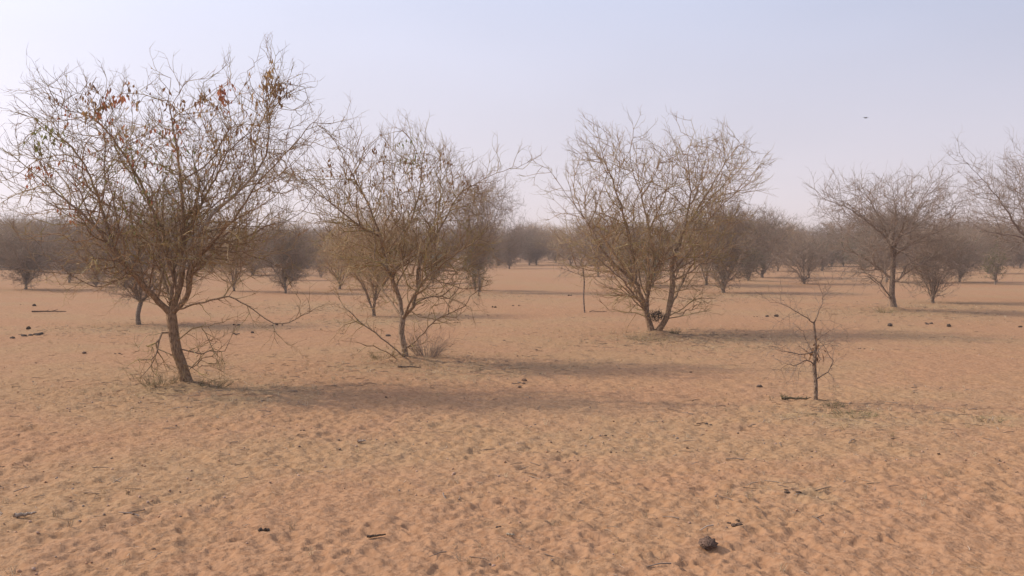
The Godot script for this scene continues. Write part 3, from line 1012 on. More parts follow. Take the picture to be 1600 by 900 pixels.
	o = grow("acacia_tree", {"stems": [
			[Vector3(0.016, -0.060, 0.000), Vector3(-0.068, 0.346, 0.000), Vector3(-0.060, 0.817, 0.000), Vector3(-0.052, 1.287, 0.000), Vector3(-0.104, 1.553, 0.000)],
			[Vector3(-0.103, 1.522, 0.000), Vector3(-0.466, 1.910, 0.200), Vector3(-0.894, 2.217, 0.300), Vector3(-1.396, 2.521, 0.400), Vector3(-1.982, 2.705, 0.400)],
			[Vector3(-0.069, 1.365, 0.000), Vector3(0.351, 1.677, 0.300), Vector3(0.844, 1.907, 0.400), Vector3(1.378, 2.138, 0.400)],
			[Vector3(-0.104, 1.553, 0.000), Vector3(-0.322, 2.230, -0.200), Vector3(-0.609, 2.785, -0.300), Vector3(-0.929, 3.006, -0.300)],
			[Vector3(-0.104, 1.553, 0.000), Vector3(-0.007, 2.303, 0.000), Vector3(-0.134, 2.921, 0.100), Vector3(-0.059, 3.138, 0.100)],
			[Vector3(-0.071, 1.490, 0.000), Vector3(0.467, 2.230, -0.200), Vector3(0.891, 2.943, -0.300), Vector3(1.045, 3.164, -0.300)],
			[Vector3(-0.036, 0.267, 0.000), Vector3(-0.446, 0.668, 0.200), Vector3(-0.875, 0.904, 0.300), Vector3(-1.308, 0.904, 0.300)],
			[Vector3(-0.041, 0.581, 0.000), Vector3(0.362, 1.028, 0.300), Vector3(0.855, 1.338, 0.400)],
			[Vector3(-0.059, 0.738, 0.000), Vector3(-0.505, 1.172, -0.300), Vector3(-1.017, 1.442, -0.300)],
			[Vector3(-0.103, 1.522, 0.000), Vector3(-0.123, 1.839, -0.500), Vector3(-0.266, 2.170, -1.000)],
			[Vector3(-0.086, 1.444, 0.000), Vector3(-0.043, 1.983, 0.500), Vector3(-0.099, 2.423, 1.000)]],
		"crown": [
			[Vector3(-0.162, 2.225, 0.000), Vector3(1.630, 0.846, 1.500), 4.50],
			[Vector3(-1.251, 2.529, 0.200), Vector3(0.784, 0.595, 0.800), 0.90],
			[Vector3(0.849, 2.537, 0.000), Vector3(0.909, 0.752, 0.900), 1.00],
			[Vector3(-0.075, 1.709, 0.000), Vector3(1.567, 0.658, 1.400), 3.40],
			[Vector3(0.515, 1.136, 0.300), Vector3(0.784, 0.439, 0.700), 0.70],
			[Vector3(-0.700, 1.205, -0.200), Vector3(0.705, 0.392, 0.700), 0.60],
			[Vector3(-0.642, 0.873, 0.300), Vector3(0.784, 0.313, 0.600), 0.30],
			[Vector3(0.326, 0.979, 0.200), Vector3(0.548, 0.392, 0.600), 0.20],
			[Vector3(-0.017, 2.927, 0.000), Vector3(1.097, 0.345, 0.800), 0.70]],
		"fork": Vector3(-0.089, 1.600, 0.000),
		"seed": 404, "spare": [6], "points": 900, "gaps": [0.15, 0.22], "lengths": [1.1, 0.5], "tip": 0.006, "base": 0.068, "sp": 0.14, "cell": 0.5, "tips": 2.5, "along": 0.75, "shoot": 0.28, "rise": 0.12, "sub": 1, "branches": true, "branch_from": 0.016, "wood": M.bark, "wood_tint": Color(0.32, 0.22, 0.145), "tints": grey_tints})
	o.position = Vector3(9.389, far_height(9.389, -24.085), -24.085)
	tag(o, "round-crowned bare tree on one straight dark trunk beside the vase-shaped shrub", "tree", "leafless acacias on the plain")
	o = grow("acacia_tree", {"stems": [
			[Vector3(0.001, -0.060, 0.000), Vector3(-0.107, 0.566, 0.000), Vector3(-0.271, 1.130, 0.000), Vector3(-0.413, 1.600, 0.000)],
			[Vector3(-0.413, 1.600, 0.000), Vector3(-1.090, 2.029, 0.200), Vector3(-1.812, 2.991, 0.300), Vector3(-2.287, 3.546, 0.300), Vector3(-2.798, 4.044, 0.300)],
			[Vector3(-0.392, 1.506, 0.000), Vector3(-1.189, 1.841, 0.400), Vector3(-1.889, 1.950, 0.500), Vector3(-2.353, 2.061, 0.500), Vector3(-2.726, 2.282, 0.500)],
			[Vector3(-0.413, 1.600, 0.000), Vector3(-0.489, 2.444, 0.000), Vector3(-0.699, 3.473, 0.000), Vector3(-0.942, 4.275, 0.000)],
			[Vector3(-0.373, 1.506, 0.000), Vector3(0.118, 2.252, 0.200), Vector3(0.654, 3.182, 0.200), Vector3(1.204, 3.553, 0.200)],
			[Vector3(-0.413, 1.600, 0.000), Vector3(0.063, 2.646, -0.400), Vector3(0.227, 3.783, -0.400)],
			[Vector3(-0.393, 1.544, 0.000), Vector3(-0.341, 2.273, -0.700), Vector3(-0.487, 3.064, -1.200)]],
		"crown": [
			[Vector3(-0.685, 2.818, 0.000), Vector3(1.881, 1.355, 1.600), 4.00],
			[Vector3(-1.620, 3.001, 0.100), Vector3(1.166, 1.091, 1.000), 2.40],
			[Vector3(0.591, 2.818, 0.000), Vector3(1.317, 1.129, 1.200), 1.00],
			[Vector3(-1.172, 1.507, 0.200), Vector3(1.505, 0.564, 1.000), 0.60]],
		"fork": Vector3(-0.415, 1.694, 0.000),
		"seed": 505, "points": 450, "gaps": [0.17, 0.24], "lengths": [1.2, 0.55], "tip": 0.0065, "base": 0.085, "sp": 0.16, "cell": 0.56, "tips": 2.5, "along": 0.75, "shoot": 0.32, "rise": 0.12, "sub": 1, "branches": true, "branch_from": 0.018, "wood": M.bark, "wood_tint": Color(0.32, 0.22, 0.16), "tints": grey_tints})
	o.position = Vector3(15.920, far_height(15.920, -28.916), -28.916)
	tag(o, "reddish bare tree cut by the right edge of the view, boughs reaching left", "tree", "leafless acacias on the plain")
	o = grow("acacia_sapling", {"stems": [
			[Vector3(0.000, -0.060, 0.000), Vector3(-0.002, 0.185, 0.000), Vector3(-0.018, 0.384, 0.000), Vector3(-0.008, 0.582, 0.000), Vector3(-0.030, 0.826, 0.000)],
			[Vector3(-0.030, 0.826, 0.000), Vector3(-0.158, 0.902, 0.050), Vector3(-0.304, 0.983, 0.100), Vector3(-0.434, 1.035, 0.100), Vector3(-0.506, 1.048, 0.100)],
			[Vector3(-0.030, 0.826, 0.000), Vector3(0.020, 0.944, 0.000), Vector3(0.058, 1.076, 0.000), Vector3(0.024, 1.207, 0.000), Vector3(-0.024, 1.318, 0.000)],
			[Vector3(0.058, 1.062, 0.000), Vector3(0.145, 1.185, -0.050), Vector3(0.169, 1.317, -0.050)],
			[Vector3(-0.014, 0.549, 0.000), Vector3(-0.168, 0.514, 0.100), Vector3(-0.345, 0.545, 0.150), Vector3(-0.533, 0.583, 0.200)],
			[Vector3(-0.021, 0.635, 0.000), Vector3(0.073, 0.718, 0.050), Vector3(0.199, 0.801, 0.100)],
			[Vector3(-0.011, 0.371, 0.000), Vector3(-0.115, 0.446, 0.080), Vector3(-0.278, 0.402, 0.150), Vector3(-0.369, 0.428, 0.150)],
			[Vector3(-0.003, 0.252, 0.000), Vector3(0.098, 0.324, 0.050), Vector3(0.152, 0.446, 0.080)],
			[Vector3(-0.019, 0.417, 0.000), Vector3(-0.038, 0.544, -0.050), Vector3(-0.063, 0.605, -0.100)],
			[Vector3(-0.013, 0.483, 0.000), Vector3(0.083, 0.572, -0.100), Vector3(0.222, 0.595, -0.200)]],
		"crown": [
			[Vector3(-0.207, 0.780, 0.000), Vector3(0.380, 0.315, 0.320), 1.60],
			[Vector3(0.050, 1.174, 0.000), Vector3(0.118, 0.183, 0.150), 0.35],
			[Vector3(-0.264, 0.396, 0.100), Vector3(0.249, 0.183, 0.240), 0.80],
			[Vector3(0.124, 0.549, 0.000), Vector3(0.131, 0.197, 0.200), 0.35]],
		"fork": Vector3(-0.022, 0.714, 0.000),
		"seed": 606, "points": 90, "gaps": [0.06, 0.08], "lengths": [0.28, 0.14], "tip": 0.002, "base": 0.022, "sp": 0.05, "cell": 0.25, "tips": 2.0, "along": 0.6, "shoot": 0.1, "rise": 0.05, "sub": 1, "branches": true, "branch_from": 0.0035, "flare": 0.2, "trunk_end": 0.4, "wood": M.bark, "wood_tint": Color(0.32, 0.22, 0.155), "tints": grey_tints, "bunches": [
			[Vector3(-0.053, 0.549, 0.000), 6, 0.04, Color(0.2, 0.11, 0.065), Color(0.32, 0.19, 0.1)],
			[Vector3(0.052, 0.549, 0.000), 3, 0.03, Color(0.2, 0.11, 0.065), Color(0.32, 0.19, 0.1)]]})
	o.position = Vector3(3.130, far_height(3.130, -10.071), -10.071)
	tag(o, "small thin bare sapling standing alone on the open sand", "tree", "")
	o = grow("acacia_sapling", {"stems": [
			[Vector3(0.000, -0.060, 0.000), Vector3(-0.032, 0.358, 0.000), Vector3(-0.018, 0.747, 0.000), Vector3(-0.050, 1.088, 0.000)],
			[Vector3(-0.050, 1.057, 0.000), Vector3(-0.234, 1.293, 0.200), Vector3(-0.517, 1.493, 0.300), Vector3(-0.777, 1.554, 0.300)],
			[Vector3(-0.050, 1.057, 0.000), Vector3(0.150, 1.293, 0.200), Vector3(0.448, 1.447, 0.300), Vector3(0.708, 1.600, 0.300)],
			[Vector3(-0.050, 1.088, 0.000), Vector3(-0.090, 1.367, -0.100), Vector3(-0.131, 1.678, -0.200), Vector3(-0.210, 1.912, -0.200)],
			[Vector3(-0.018, 0.824, 0.000), Vector3(0.306, 0.877, 0.200), Vector3(0.613, 0.939, 0.200)],
			[Vector3(-0.034, 0.902, 0.000), Vector3(-0.310, 0.985, 0.200), Vector3(-0.577, 1.064, 0.300)]],
		"crown": [
			[Vector3(-0.144, 1.476, 0.000), Vector3(0.652, 0.403, 0.600), 2.00],
			[Vector3(0.165, 1.677, 0.000), Vector3(0.466, 0.310, 0.500), 1.00]],
		"fork": Vector3(-0.050, 1.135, 0.000),
		"seed": 707, "points": 200, "gaps": [0.1, 0.13], "lengths": [0.55, 0.3], "tip": 0.0045, "base": 0.019, "sp": 0.1, "cell": 0.4, "tips": 2.2, "along": 0.42, "shoot": 0.17, "rise": 0.04, "sub": 1, "branches": true, "branch_from": 0.01, "wood": M.bark, "wood_tint": Color(0.27, 0.19, 0.14), "tints": grey_tints})
	o.position = Vector3(1.772, far_height(1.772, -23.851), -23.851)
	tag(o, "spindly bare sapling on a pole-thin trunk left of the twin-stemmed acacia", "tree", "")


func make_kind(called: String, s: int, height: float, spread: float, fork: float, limbs: int, base_stems: int, low: float, more: Dictionary) -> Node3D:
	var spec := kind_spec(s, height, spread, fork, limbs, base_stems, low)
	spec.merge({"points": 260, "gaps": [0.26, 0.24], "lengths": [height * 0.28, height * 0.16], "tip": 0.0055, "base": 0.06, "sp": 0.15, "cell": 0.5, "tips": 2.8, "along": 1.1, "shoot": 0.32, "rise": 0.1, "sub": 2, "shoot_below": 0.03,
		"branch_from": 0.014, "wood": M.bark, "wood_tint": Color(0.33, 0.25, 0.18), "tints": grey_tints, "lowest": 0.15})
	spec.merge(more, true)
	return grow(called, spec)


func other_trees() -> void:
	var green := [Color(0.1, 0.13, 0.055), Color(0.085, 0.11, 0.05), Color(0.135, 0.15, 0.075), Color(0.075, 0.095, 0.045)]
	var lime := [Color(0.16, 0.17, 0.06), Color(0.12, 0.14, 0.05), Color(0.19, 0.18, 0.08)]
	var dull := [Color(0.2, 0.165, 0.115), Color(0.16, 0.14, 0.095), Color(0.24, 0.19, 0.125)]
	var kinds := {
		"spread": make_kind("spreading_tree", 501, 3.8, 2.1, 0.7, 8, 0, 0.5, {"points": 300, "along": 1.2}),
		"spread2": make_kind("spreading_tree", 502, 3.6, 2.2, 0.5, 9, 3, 0.45, {"points": 300, "along": 1.2, "tints": bare_tints}),
		"dense": make_kind("dense_tree", 503, 3.2, 1.9, 0.4, 9, 5, 0.1, {"points": 350, "tip": 0.007, "along": 1.4, "leaf_rate": 0.55, "leaf_size": 0.05, "leaf_tints": dull}),
		"dense2": make_kind("dense_tree", 504, 3.4, 2.2, 0.5, 10, 4, 0.15, {"points": 380, "tip": 0.007, "along": 1.4, "leaf_rate": 0.5, "leaf_size": 0.05, "leaf_tints": dull + green}),
		"vase": make_kind("vase_shrub", 505, 2.2, 1.0, 0.25, 9, 7, 0.45, {"points": 160, "gaps": [0.2, 0.2], "rise": 0.2, "base": 0.05, "leaf_rate": 0.25, "leaf_size": 0.045, "leaf_tints": green + dull}),
		"green": make_kind("green_bush", 506, 1.9, 1.05, 0.25, 8, 5, 0.25, {"points": 160, "gaps": [0.2, 0.2], "base": 0.05, "leaf_rate": 0.8, "leaf_size": 0.06, "leaf_tints": green}),
		"thin": make_kind("thin_shrub", 507, 1.3, 0.9, 0.2, 8, 5, 0.25, {"points": 160, "gaps": [0.14, 0.12], "sp": 0.1, "base": 0.035, "tip": 0.005, "along": 1.2, "shoot": 0.22}),
		"lime": make_kind("leafy_shrub", 508, 1.0, 0.5, 0.12, 7, 6, 0.3, {"points": 80, "gaps": [0.15, 0.2], "sp": 0.1, "base": 0.03, "leaf_rate": 0.7, "leaf_size": 0.055, "leaf_tints": lime, "rise": 0.25, "shoot": 0.2}),
	}
	var used := {}
	var rows := [
		["spread", "bare_tree", -7.72, -20.29, 0.77, 0.63, 3.91, "grey bare tree behind the leaning acacia, its trunk seen left of that trunk", "tree", "scrub trees and shrubs further off"],
		["spread2", "bare_tree", -3.26, -23.17, 0.64, 0.73, 4.66, "several-stemmed bare tree close behind the slender forked acacia", "tree", "scrub trees and shrubs further off"],
		["spread", "bare_tree", -1.17, -34.63, 0.87, 1.07, 4.99, "tall bare tree behind the slender acacia, crown rising on its right-hand side", "tree", "scrub trees and shrubs further off"],
		["green", "green_bush", -1.39, -36.70, 0.67, 1.01, 5.92, "dark green bush at the foot of the tall bare tree behind the slender acacia", "shrub", "scrub trees and shrubs further off"],
		["spread2", "bare_tree", 7.98, -40.32, 0.89, 0.89, 4.65, "brownish bare tree close behind the twin-stemmed acacia, its trunk leaning left", "tree", "scrub trees and shrubs further off"],
		["dense", "dense_tree", 7.36, -34.15, 0.97, 0.98, 5.79, "dark twiggy tree with a steep forked trunk right behind the twin-stemmed acacia", "tree", "scrub trees and shrubs further off"],
		["dense2", "dense_tree", 13.08, -51.26, 1.10, 0.99, 0.18, "brown dense tree cluster standing between the twin-stemmed acacia and the thin hazy shrub", "tree", "scrub trees and shrubs further off"],
		["vase", "vase_shrub", 11.84, -27.61, 0.97, 0.95, 2.92, "grey-green vase-shaped shrub on two stems just right of the straight-trunked tree", "shrub", "scrub trees and shrubs further off"],
		["green", "green_bush", 20.97, -58.59, 1.29, 1.18, 5.92, "low round green bush half hidden behind the straight-trunked tree", "shrub", "scrub trees and shrubs further off"],
		["thin", "thin_shrub", 12.43, -41.69, 1.53, 1.39, 4.08, "pale purple-grey twiggy shrub above and behind the small lone sapling", "shrub", "scrub trees and shrubs further off"],
		["lime", "leafy_shrub", 20.87, -42.41, 1.09, 1.37, 5.66, "small yellow-green leafy shrub near the right edge of the plain", "shrub", "scrub trees and shrubs further off"],
		["dense", "dense_tree", 27.75, -57.23, 1.19, 0.94, 0.71, "dark hazy tree behind the small yellow-green shrub", "tree", "scrub trees and shrubs further off"],
		["dense2", "dense_tree", -17.90, -36.16, 0.78, 0.66, 2.95, "dark rounded tree at the left edge of the plain", "tree", "scrub trees and shrubs further off"],
		["dense", "dense_tree", -19.79, -43.93, 0.75, 0.74, 1.55, "grey tree just right of the dark rounded tree at the left edge", "tree", "scrub trees and shrubs further off"],
		["dense2", "dense_tree", -7.68, -33.22, 0.63, 0.71, 3.41, "dark tree on a thin upright trunk in the gap between the leaning and slender acacias", "tree", "scrub trees and shrubs further off"],
		["spread2", "bare_tree", -9.79, -34.63, 0.61, 0.61, 3.60, "twiggy grey tree seen through the low right boughs of the leaning acacia", "tree", "scrub trees and shrubs further off"],
		["green", "green_bush", -3.48, -43.15, 0.73, 0.67, 0.08, "green bush under the middle of the slender acacia's crown", "shrub", "scrub trees and shrubs further off"],
		["thin", "thin_shrub", -9.77, -50.21, 0.60, 0.75, 1.36, "small dark low shrub between the slender acacia and the dark thin-trunked tree", "shrub", "scrub trees and shrubs further off"],
		["dense", "dense_tree", 1.49, -84.88, 1.16, 0.97, 1.76, "small hazy tree on a leaning trunk in the central gap", "tree", "scrub trees and shrubs further off"],
		["dense2", "dense_tree", -0.18, -70.32, 0.87, 0.82, 5.75, "hazy tree just left of the small leaning-trunked tree in the central gap", "tree", "scrub trees and shrubs further off"],
		["dense2", "dense_tree", 4.19, -94.69, 1.25, 0.92, 4.81, "hazy wide tree right of the central gap", "tree", "scrub trees and shrubs further off"],
		["dense", "dense_tree", -8.54, -54.68, 0.93, 0.78, 1.00, "hazy grey tree low behind the left half of the slender acacia", "tree", "scrub trees and shrubs further off"],
		["dense2", "dense_tree", -18.82, -61.52, 1.12, 0.77, 5.01, "hazy tree behind the leaning acacia's trunk fork", "tree", "scrub trees and shrubs further off"],
		["spread", "bare_tree", -21.81, -52.35, 0.96, 0.74, 0.87, "hazy bare tree behind the lower left boughs of the leaning acacia", "tree", "scrub trees and shrubs further off"],
		["dense", "dense_tree", 8.01, -70.32, 1.33, 0.94, 3.88, "hazy tree filling the gap under the left crown of the twin-stemmed acacia", "tree", "scrub trees and shrubs further off"],
		["spread2", "bare_tree", -6.45, -36.70, 0.75, 0.61, 0.80, "grey bare tree behind the slender acacia's left boughs", "tree", "scrub trees and shrubs further off"],
		["dense", "dense_tree", -14.41, -54.68, 1.24, 0.78, 0.01, "hazy tree between the leaning acacia and the dark thin-trunked tree", "tree", "scrub trees and shrubs further off"],
		["vase", "vase_shrub", -5.25, -40.32, 0.94, 0.68, 5.47, "grey shrub seen under the left of the slender acacia's crown", "shrub", "scrub trees and shrubs further off"],
		["spread", "bare_tree", 4.60, -52.35, 0.96, 0.70, 1.32, "hazy bare tree behind the thin sapling on a pole-thin trunk", "tree", "scrub trees and shrubs further off"],
		["vase", "vase_shrub", 4.70, -39.04, 0.91, 0.77, 1.35, "grey shrub behind the left stem of the twin-stemmed acacia", "shrub", "scrub trees and shrubs further off"],
		["spread2", "bare_tree", 17.04, -63.10, 1.02, 0.87, 6.17, "hazy reddish bare tree left of the pale purple-grey shrub", "tree", "scrub trees and shrubs further off"],
		["spread", "bare_tree", 17.03, -44.73, 0.89, 0.67, 5.48, "bare tree directly behind the straight-trunked tree's crown", "tree", "scrub trees and shrubs further off"],
		["dense2", "dense_tree", 20.38, -44.73, 0.81, 0.69, 1.82, "grey tree just right of the vase-shaped shrub", "tree", "scrub trees and shrubs further off"],
		["green", "green_bush", -10.42, -46.42, 0.95, 0.94, 6.04, "dull green bush at the left edge of the slender acacia's crown", "shrub", "scrub trees and shrubs further off"],
		["green", "green_bush", 10.77, -44.73, 0.79, 0.76, 3.39, "dull green bush right of the dark twiggy tree with the steep forked trunk", "shrub", "scrub trees and shrubs further off"],
		["green", "green_bush", 5.78, -40.32, 0.83, 0.81, 4.26, "dull green bush seen between the twin acacia stems", "shrub", "scrub trees and shrubs further off"],
		["green", "green_bush", 19.92, -63.10, 1.11, 0.99, 1.29, "dull green bush right behind the pale purple-grey shrub", "shrub", "scrub trees and shrubs further off"],
		["green", "green_bush", -14.91, -37.83, 0.66, 0.62, 5.91, "dull green bush beside the grey trunk left of the leaning acacia", "shrub", "scrub trees and shrubs further off"],
		["vase", "vase_shrub", -16.79, -39.67, 0.93, 0.62, 4.34, "low grey shrub under the lower left boughs of the leaning acacia", "shrub", "scrub trees and shrubs further off"],
		["dense2", "dense_tree", 10.41, -61.52, 1.02, 0.86, 6.07, "hazy dark tree between the two stems' crowns of the twin-stemmed acacia", "tree", "scrub trees and shrubs further off"],
		["dense", "dense_tree", 23.49, -82.05, 1.47, 1.04, 5.61, "hazy olive tree behind the pale purple-grey shrub", "tree", "scrub trees and shrubs further off"],
		["dense2", "dense_tree", 25.83, -79.40, 1.31, 1.01, 1.88, "hazy wide olive tree left of the low round green bush", "tree", "scrub trees and shrubs further off"],
		["dense", "dense_tree", 29.84, -74.59, 1.55, 0.92, 2.27, "hazy grey tree behind the trunk of the straight-trunked tree", "tree", "scrub trees and shrubs further off"],
		["dense2", "dense_tree", 37.90, -82.05, 1.36, 0.98, 1.04, "hazy tree behind the gap between vase-shaped shrub and yellow-green shrub", "tree", "scrub trees and shrubs further off"],
		["dense2", "dense_tree", 36.38, -70.32, 1.16, 0.95, 0.92, "hazy tree at the right edge behind the reddish tree", "tree", "scrub trees and shrubs further off"],
		["dense", "dense_tree", -29.63, -61.52, 1.28, 0.83, 0.41, "hazy grey tree behind the dark rounded tree at the left edge", "tree", "scrub trees and shrubs further off"],
		["dense2", "dense_tree", -25.62, -70.32, 1.28, 0.82, 1.89, "hazy low tree behind the leaning acacia's left limb", "tree", "scrub trees and shrubs further off"],
		["dense", "dense_tree", -5.00, -76.92, 1.45, 0.95, 3.79, "hazy tree behind the green bush under the slender acacia", "tree", "scrub trees and shrubs further off"],
		["dense2", "dense_tree", -8.54, -82.05, 1.36, 0.92, 0.02, "hazy tree straight behind the slender acacia's upper trunk", "tree", "scrub trees and shrubs further off"],
		["dense", "dense_tree", -14.64, -70.32, 1.33, 0.89, 4.26, "hazy tree behind the dark thin-trunked tree", "tree", "scrub trees and shrubs further off"],
	]
	# each row: kind, name, x, z, width factor, height factor, turn, label, category, group
	for w in rows:
		var proto: Node3D = kinds[w[0]]
		var o: Node3D
		if used.has(w[0]):
			o = copy_of(proto, w[1])
		else:
			o = proto
			used[w[0]] = true
		o.position = Vector3(w[2], far_height(w[2], w[3]), w[3])
		o.rotation.y = w[6]
		o.scale = Vector3(w[4], w[5], w[4])
		tag(o, w[7], w[8], w[9])
	mass_meshes = [kinds.dense, kinds.dense2, kinds.spread2, kinds.vase, kinds.green]


var mass_meshes := []


func far_woodland() -> void:
	rng.seed = 4242
	var root := Node3D.new()
	root.name = "distant_woodland"
	add_child(root)
	root.set_meta("kind", "stuff")
	tag(root, "far hazy belt of scrub trees closing the plain at the horizon", "woodland")
	var tree_no := 0
	var clumps := noise(FastNoiseLite.TYPE_SIMPLEX, 0.03, 2, 51)
	for proto: Node3D in mass_meshes:
		var wood := []
		for k in (230 if tree_no < 3 else 150):
			var d := 78.0 + 330.0 * pow(rng.randf(), 1.3)
			var az := rng.randf_range(-0.62, 0.62)
			for tries in 5:
				if clumps.get_noise_2d(sin(az) * d, cos(az) * d) > rng.randf_range(-0.45, 0.25):
					break
				az = rng.randf_range(-0.62, 0.62)
			var at := Vector3(sin(az) * d, 0, -cos(az) * d)
			at.y = far_height(at.x, at.z)
			var s := rng.randf_range(0.5, 1.15) * (1.0 + 0.5 * clumps.get_noise_2d(at.x * 2.0, at.z * 2.0))
			var wide := rng.randf_range(0.95, 1.75)
			wood.append(Transform3D(Basis(Vector3.UP, rng.randf() * TAU).scaled(Vector3(s * wide, s * rng.randf_range(0.8, 1.1), s * wide)), at))
		tree_no += 1
		for part in proto.get_children():
			if not (part is MeshInstance3D):
				continue
			var mm := MultiMesh.new()
			mm.transform_format = MultiMesh.TRANSFORM_3D
			mm.mesh = part.mesh
			mm.instance_count = wood.size()
			for k in wood.size():
				mm.set_instance_transform(k, wood[k])
			var o := MultiMeshInstance3D.new()
			o.name = "crowns" if str(part.name).begins_with("twigs") or str(part.name).begins_with("leaves") else "stems"
			o.multimesh = mm
			o.set_meta("kind", "stuff")
			root.add_child(o, true)


func ground_things() -> void:
	dropping("dung_ball", "big round brown dung ball near the bottom of the view", "dung", 1.031, -5.097, 0.090, 1, Color(0.25, 0.15, 0.1), 900, 0.80, "")
	dropping("dung_pat", "flat dark dung just behind the big round dung ball", "dung", 1.302, -5.544, 0.108, 4, Color(0.19, 0.115, 0.075), 917, 0.50, "")
	dropping("dung_lump", "dark dung lump with a curled top at the front left of centre", "dung", -1.379, -5.371, 0.070, 3, Color(0.12, 0.075, 0.05), 934, 1.10, "")
	dropping("dung_lump", "black lump at the far right on bare sand", "dung", 3.512, -6.814, 0.089, 2, Color(0.12, 0.075, 0.05), 951, 0.70, "")
	dropping("dung_lump", "brown dung lump left of and behind the black lump at the right edge", "dung", 3.247, -7.420, 0.072, 2, Color(0.25, 0.15, 0.1), 968, 0.60, "")
	dropping("dung_lump", "small dark dung beside the pale wood chip in the front", "dung", -0.061, -5.456, 0.050, 3, Color(0.12, 0.075, 0.05), 985, 0.60, "")
	dropping("dung_lump", "tiny black lump in the shade of the leaning acacia", "dung", -1.327, -10.506, 0.062, 2, Color(0.12, 0.075, 0.05), 1002, 0.70, "")
	dropping("leaf_clump", "reddish brown clump of fallen pods at the end of the acacia's shade", "leaf litter", 0.083, -11.608, 0.196, 7, Color(0.25, 0.15, 0.1), 1019, 0.50, "")
	dropping("dung_lump", "small dark dung right of the reddish fallen pods", "dung", 0.659, -11.444, 0.067, 2, Color(0.19, 0.115, 0.075), 1036, 0.60, "")
	dropping("dung_lump", "brown lump on the lit sand below the leaning acacia's shade", "dung", -1.802, -8.486, 0.072, 2, Color(0.25, 0.15, 0.1), 1053, 0.50, "")
	dropping("dung_lump", "dark flat dung, nearer of the two lying in line left of the sapling", "dung", 0.791, -7.583, 0.069, 3, Color(0.19, 0.115, 0.075), 1070, 0.40, "")
	dropping("dung_lump", "dark flat dung, further of the two lying in line left of the sapling", "dung", 0.825, -8.284, 0.075, 2, Color(0.19, 0.115, 0.075), 1087, 0.40, "")
	dropping("dung_lump", "brown crumbly dung left of the two flat dark ones", "dung", 0.462, -7.264, 0.061, 3, Color(0.25, 0.15, 0.1), 1104, 0.60, "")
	dropping("dung_pellets", "two small dark pellets on plain sand left of the sapling", "dung", 1.746, -8.826, 0.092, 2, Color(0.12, 0.075, 0.05), 1121, 0.70, "")
	dropping("dung_lump", "small brown dung behind and right of the two dark pellets", "dung", 2.843, -11.233, 0.066, 1, Color(0.19, 0.115, 0.075), 1138, 0.60, "")
	dropping("dung_lump", "small brown dung between the twin-stemmed acacia and the sapling", "dung", 2.322, -12.831, 0.100, 2, Color(0.25, 0.15, 0.1), 1155, 0.50, "")
	dropping("dropping_heap", "scattered heap of dark droppings at the left edge", "dung", -8.321, -17.160, 0.380, 9, Color(0.12, 0.075, 0.05), 1172, 0.50, "")
	dropping("dung_lump", "single black dropping just behind the heap at the left edge", "dung", -9.313, -18.883, 0.086, 1, Color(0.12, 0.075, 0.05), 1189, 0.90, "")
	dropping("dung_lump", "dark dropping furthest left behind the fallen branch", "dung", -13.480, -27.005, 0.105, 2, Color(0.19, 0.115, 0.075), 1206, 0.60, "")
	dropping("dung_lump", "dark dropping just behind the left end of the fallen branch", "dung", -12.863, -26.423, 0.103, 1, Color(0.12, 0.075, 0.05), 1223, 0.80, "")
	dropping("dung_lump", "dark droppings in the shade strip right of the leaning acacia", "dung", -4.831, -20.126, 0.183, 4, Color(0.12, 0.075, 0.05), 1240, 0.60, "")
	dropping("dung_lump", "dark droppings under the arching low bough of the leaning acacia", "dung", -5.644, -20.126, 0.157, 3, Color(0.12, 0.075, 0.05), 1257, 0.70, "")
	dropping("dung_lump", "flat dark droppings in front of that shade strip", "dung", -4.967, -17.784, 0.185, 4, Color(0.19, 0.115, 0.075), 1274, 0.50, "")
	dropping("dung_lump", "single dark dropping right of the flat ones", "dung", -4.781, -18.047, 0.059, 1, Color(0.12, 0.075, 0.05), 1291, 0.80, "")
	dropping("dung_lump", "brown dropping left of the leaning acacia's trunk", "dung", -5.818, -14.510, 0.132, 3, Color(0.25, 0.15, 0.1), 1308, 0.50, "")
	dropping("dung_lump", "brown dropping left of the leaning acacia on open sand", "dung", -6.339, -14.510, 0.057, 1, Color(0.25, 0.15, 0.1), 1325, 0.60, "")
	dropping("dung_lump", "dark dung left of the slender acacia in the shade", "dung", -3.753, -19.179, 0.100, 2, Color(0.12, 0.075, 0.05), 1342, 0.60, "")
	dropping("dung_lump", "dark dung just right of that, nearer the slender acacia", "dung", -3.168, -18.047, 0.106, 2, Color(0.12, 0.075, 0.05), 1359, 0.60, "")
	dropping("dung_lump", "dark dung beside the slender acacia's lower left bough", "dung", -2.219, -17.529, 0.091, 1, Color(0.12, 0.075, 0.05), 1376, 0.60, "")
	dropping("dung_lump", "largest dark dung on the sand between the slender acacia and the thin sapling", "dung", -0.477, -26.141, 0.204, 3, Color(0.12, 0.075, 0.05), 1393, 0.90, "")
	dropping("dung_lump", "flat dark dung right of the largest one in the middle distance", "dung", 0.104, -26.711, 0.191, 2, Color(0.19, 0.115, 0.075), 1410, 0.50, "")
	dropping("dung_lump", "dark dung right of the slender acacia's lower boughs", "dung", -1.088, -23.174, 0.106, 2, Color(0.19, 0.115, 0.075), 1427, 0.60, "")
	dropping("dung_lump", "dark dung a step right of the lower boughs", "dung", -0.529, -23.174, 0.121, 2, Color(0.19, 0.115, 0.075), 1444, 0.50, "")
	dropping("dung_lump", "black dung on the dark shade line left of the thin sapling", "dung", 1.872, -31.927, 0.187, 2, Color(0.12, 0.075, 0.05), 1461, 0.80, "")
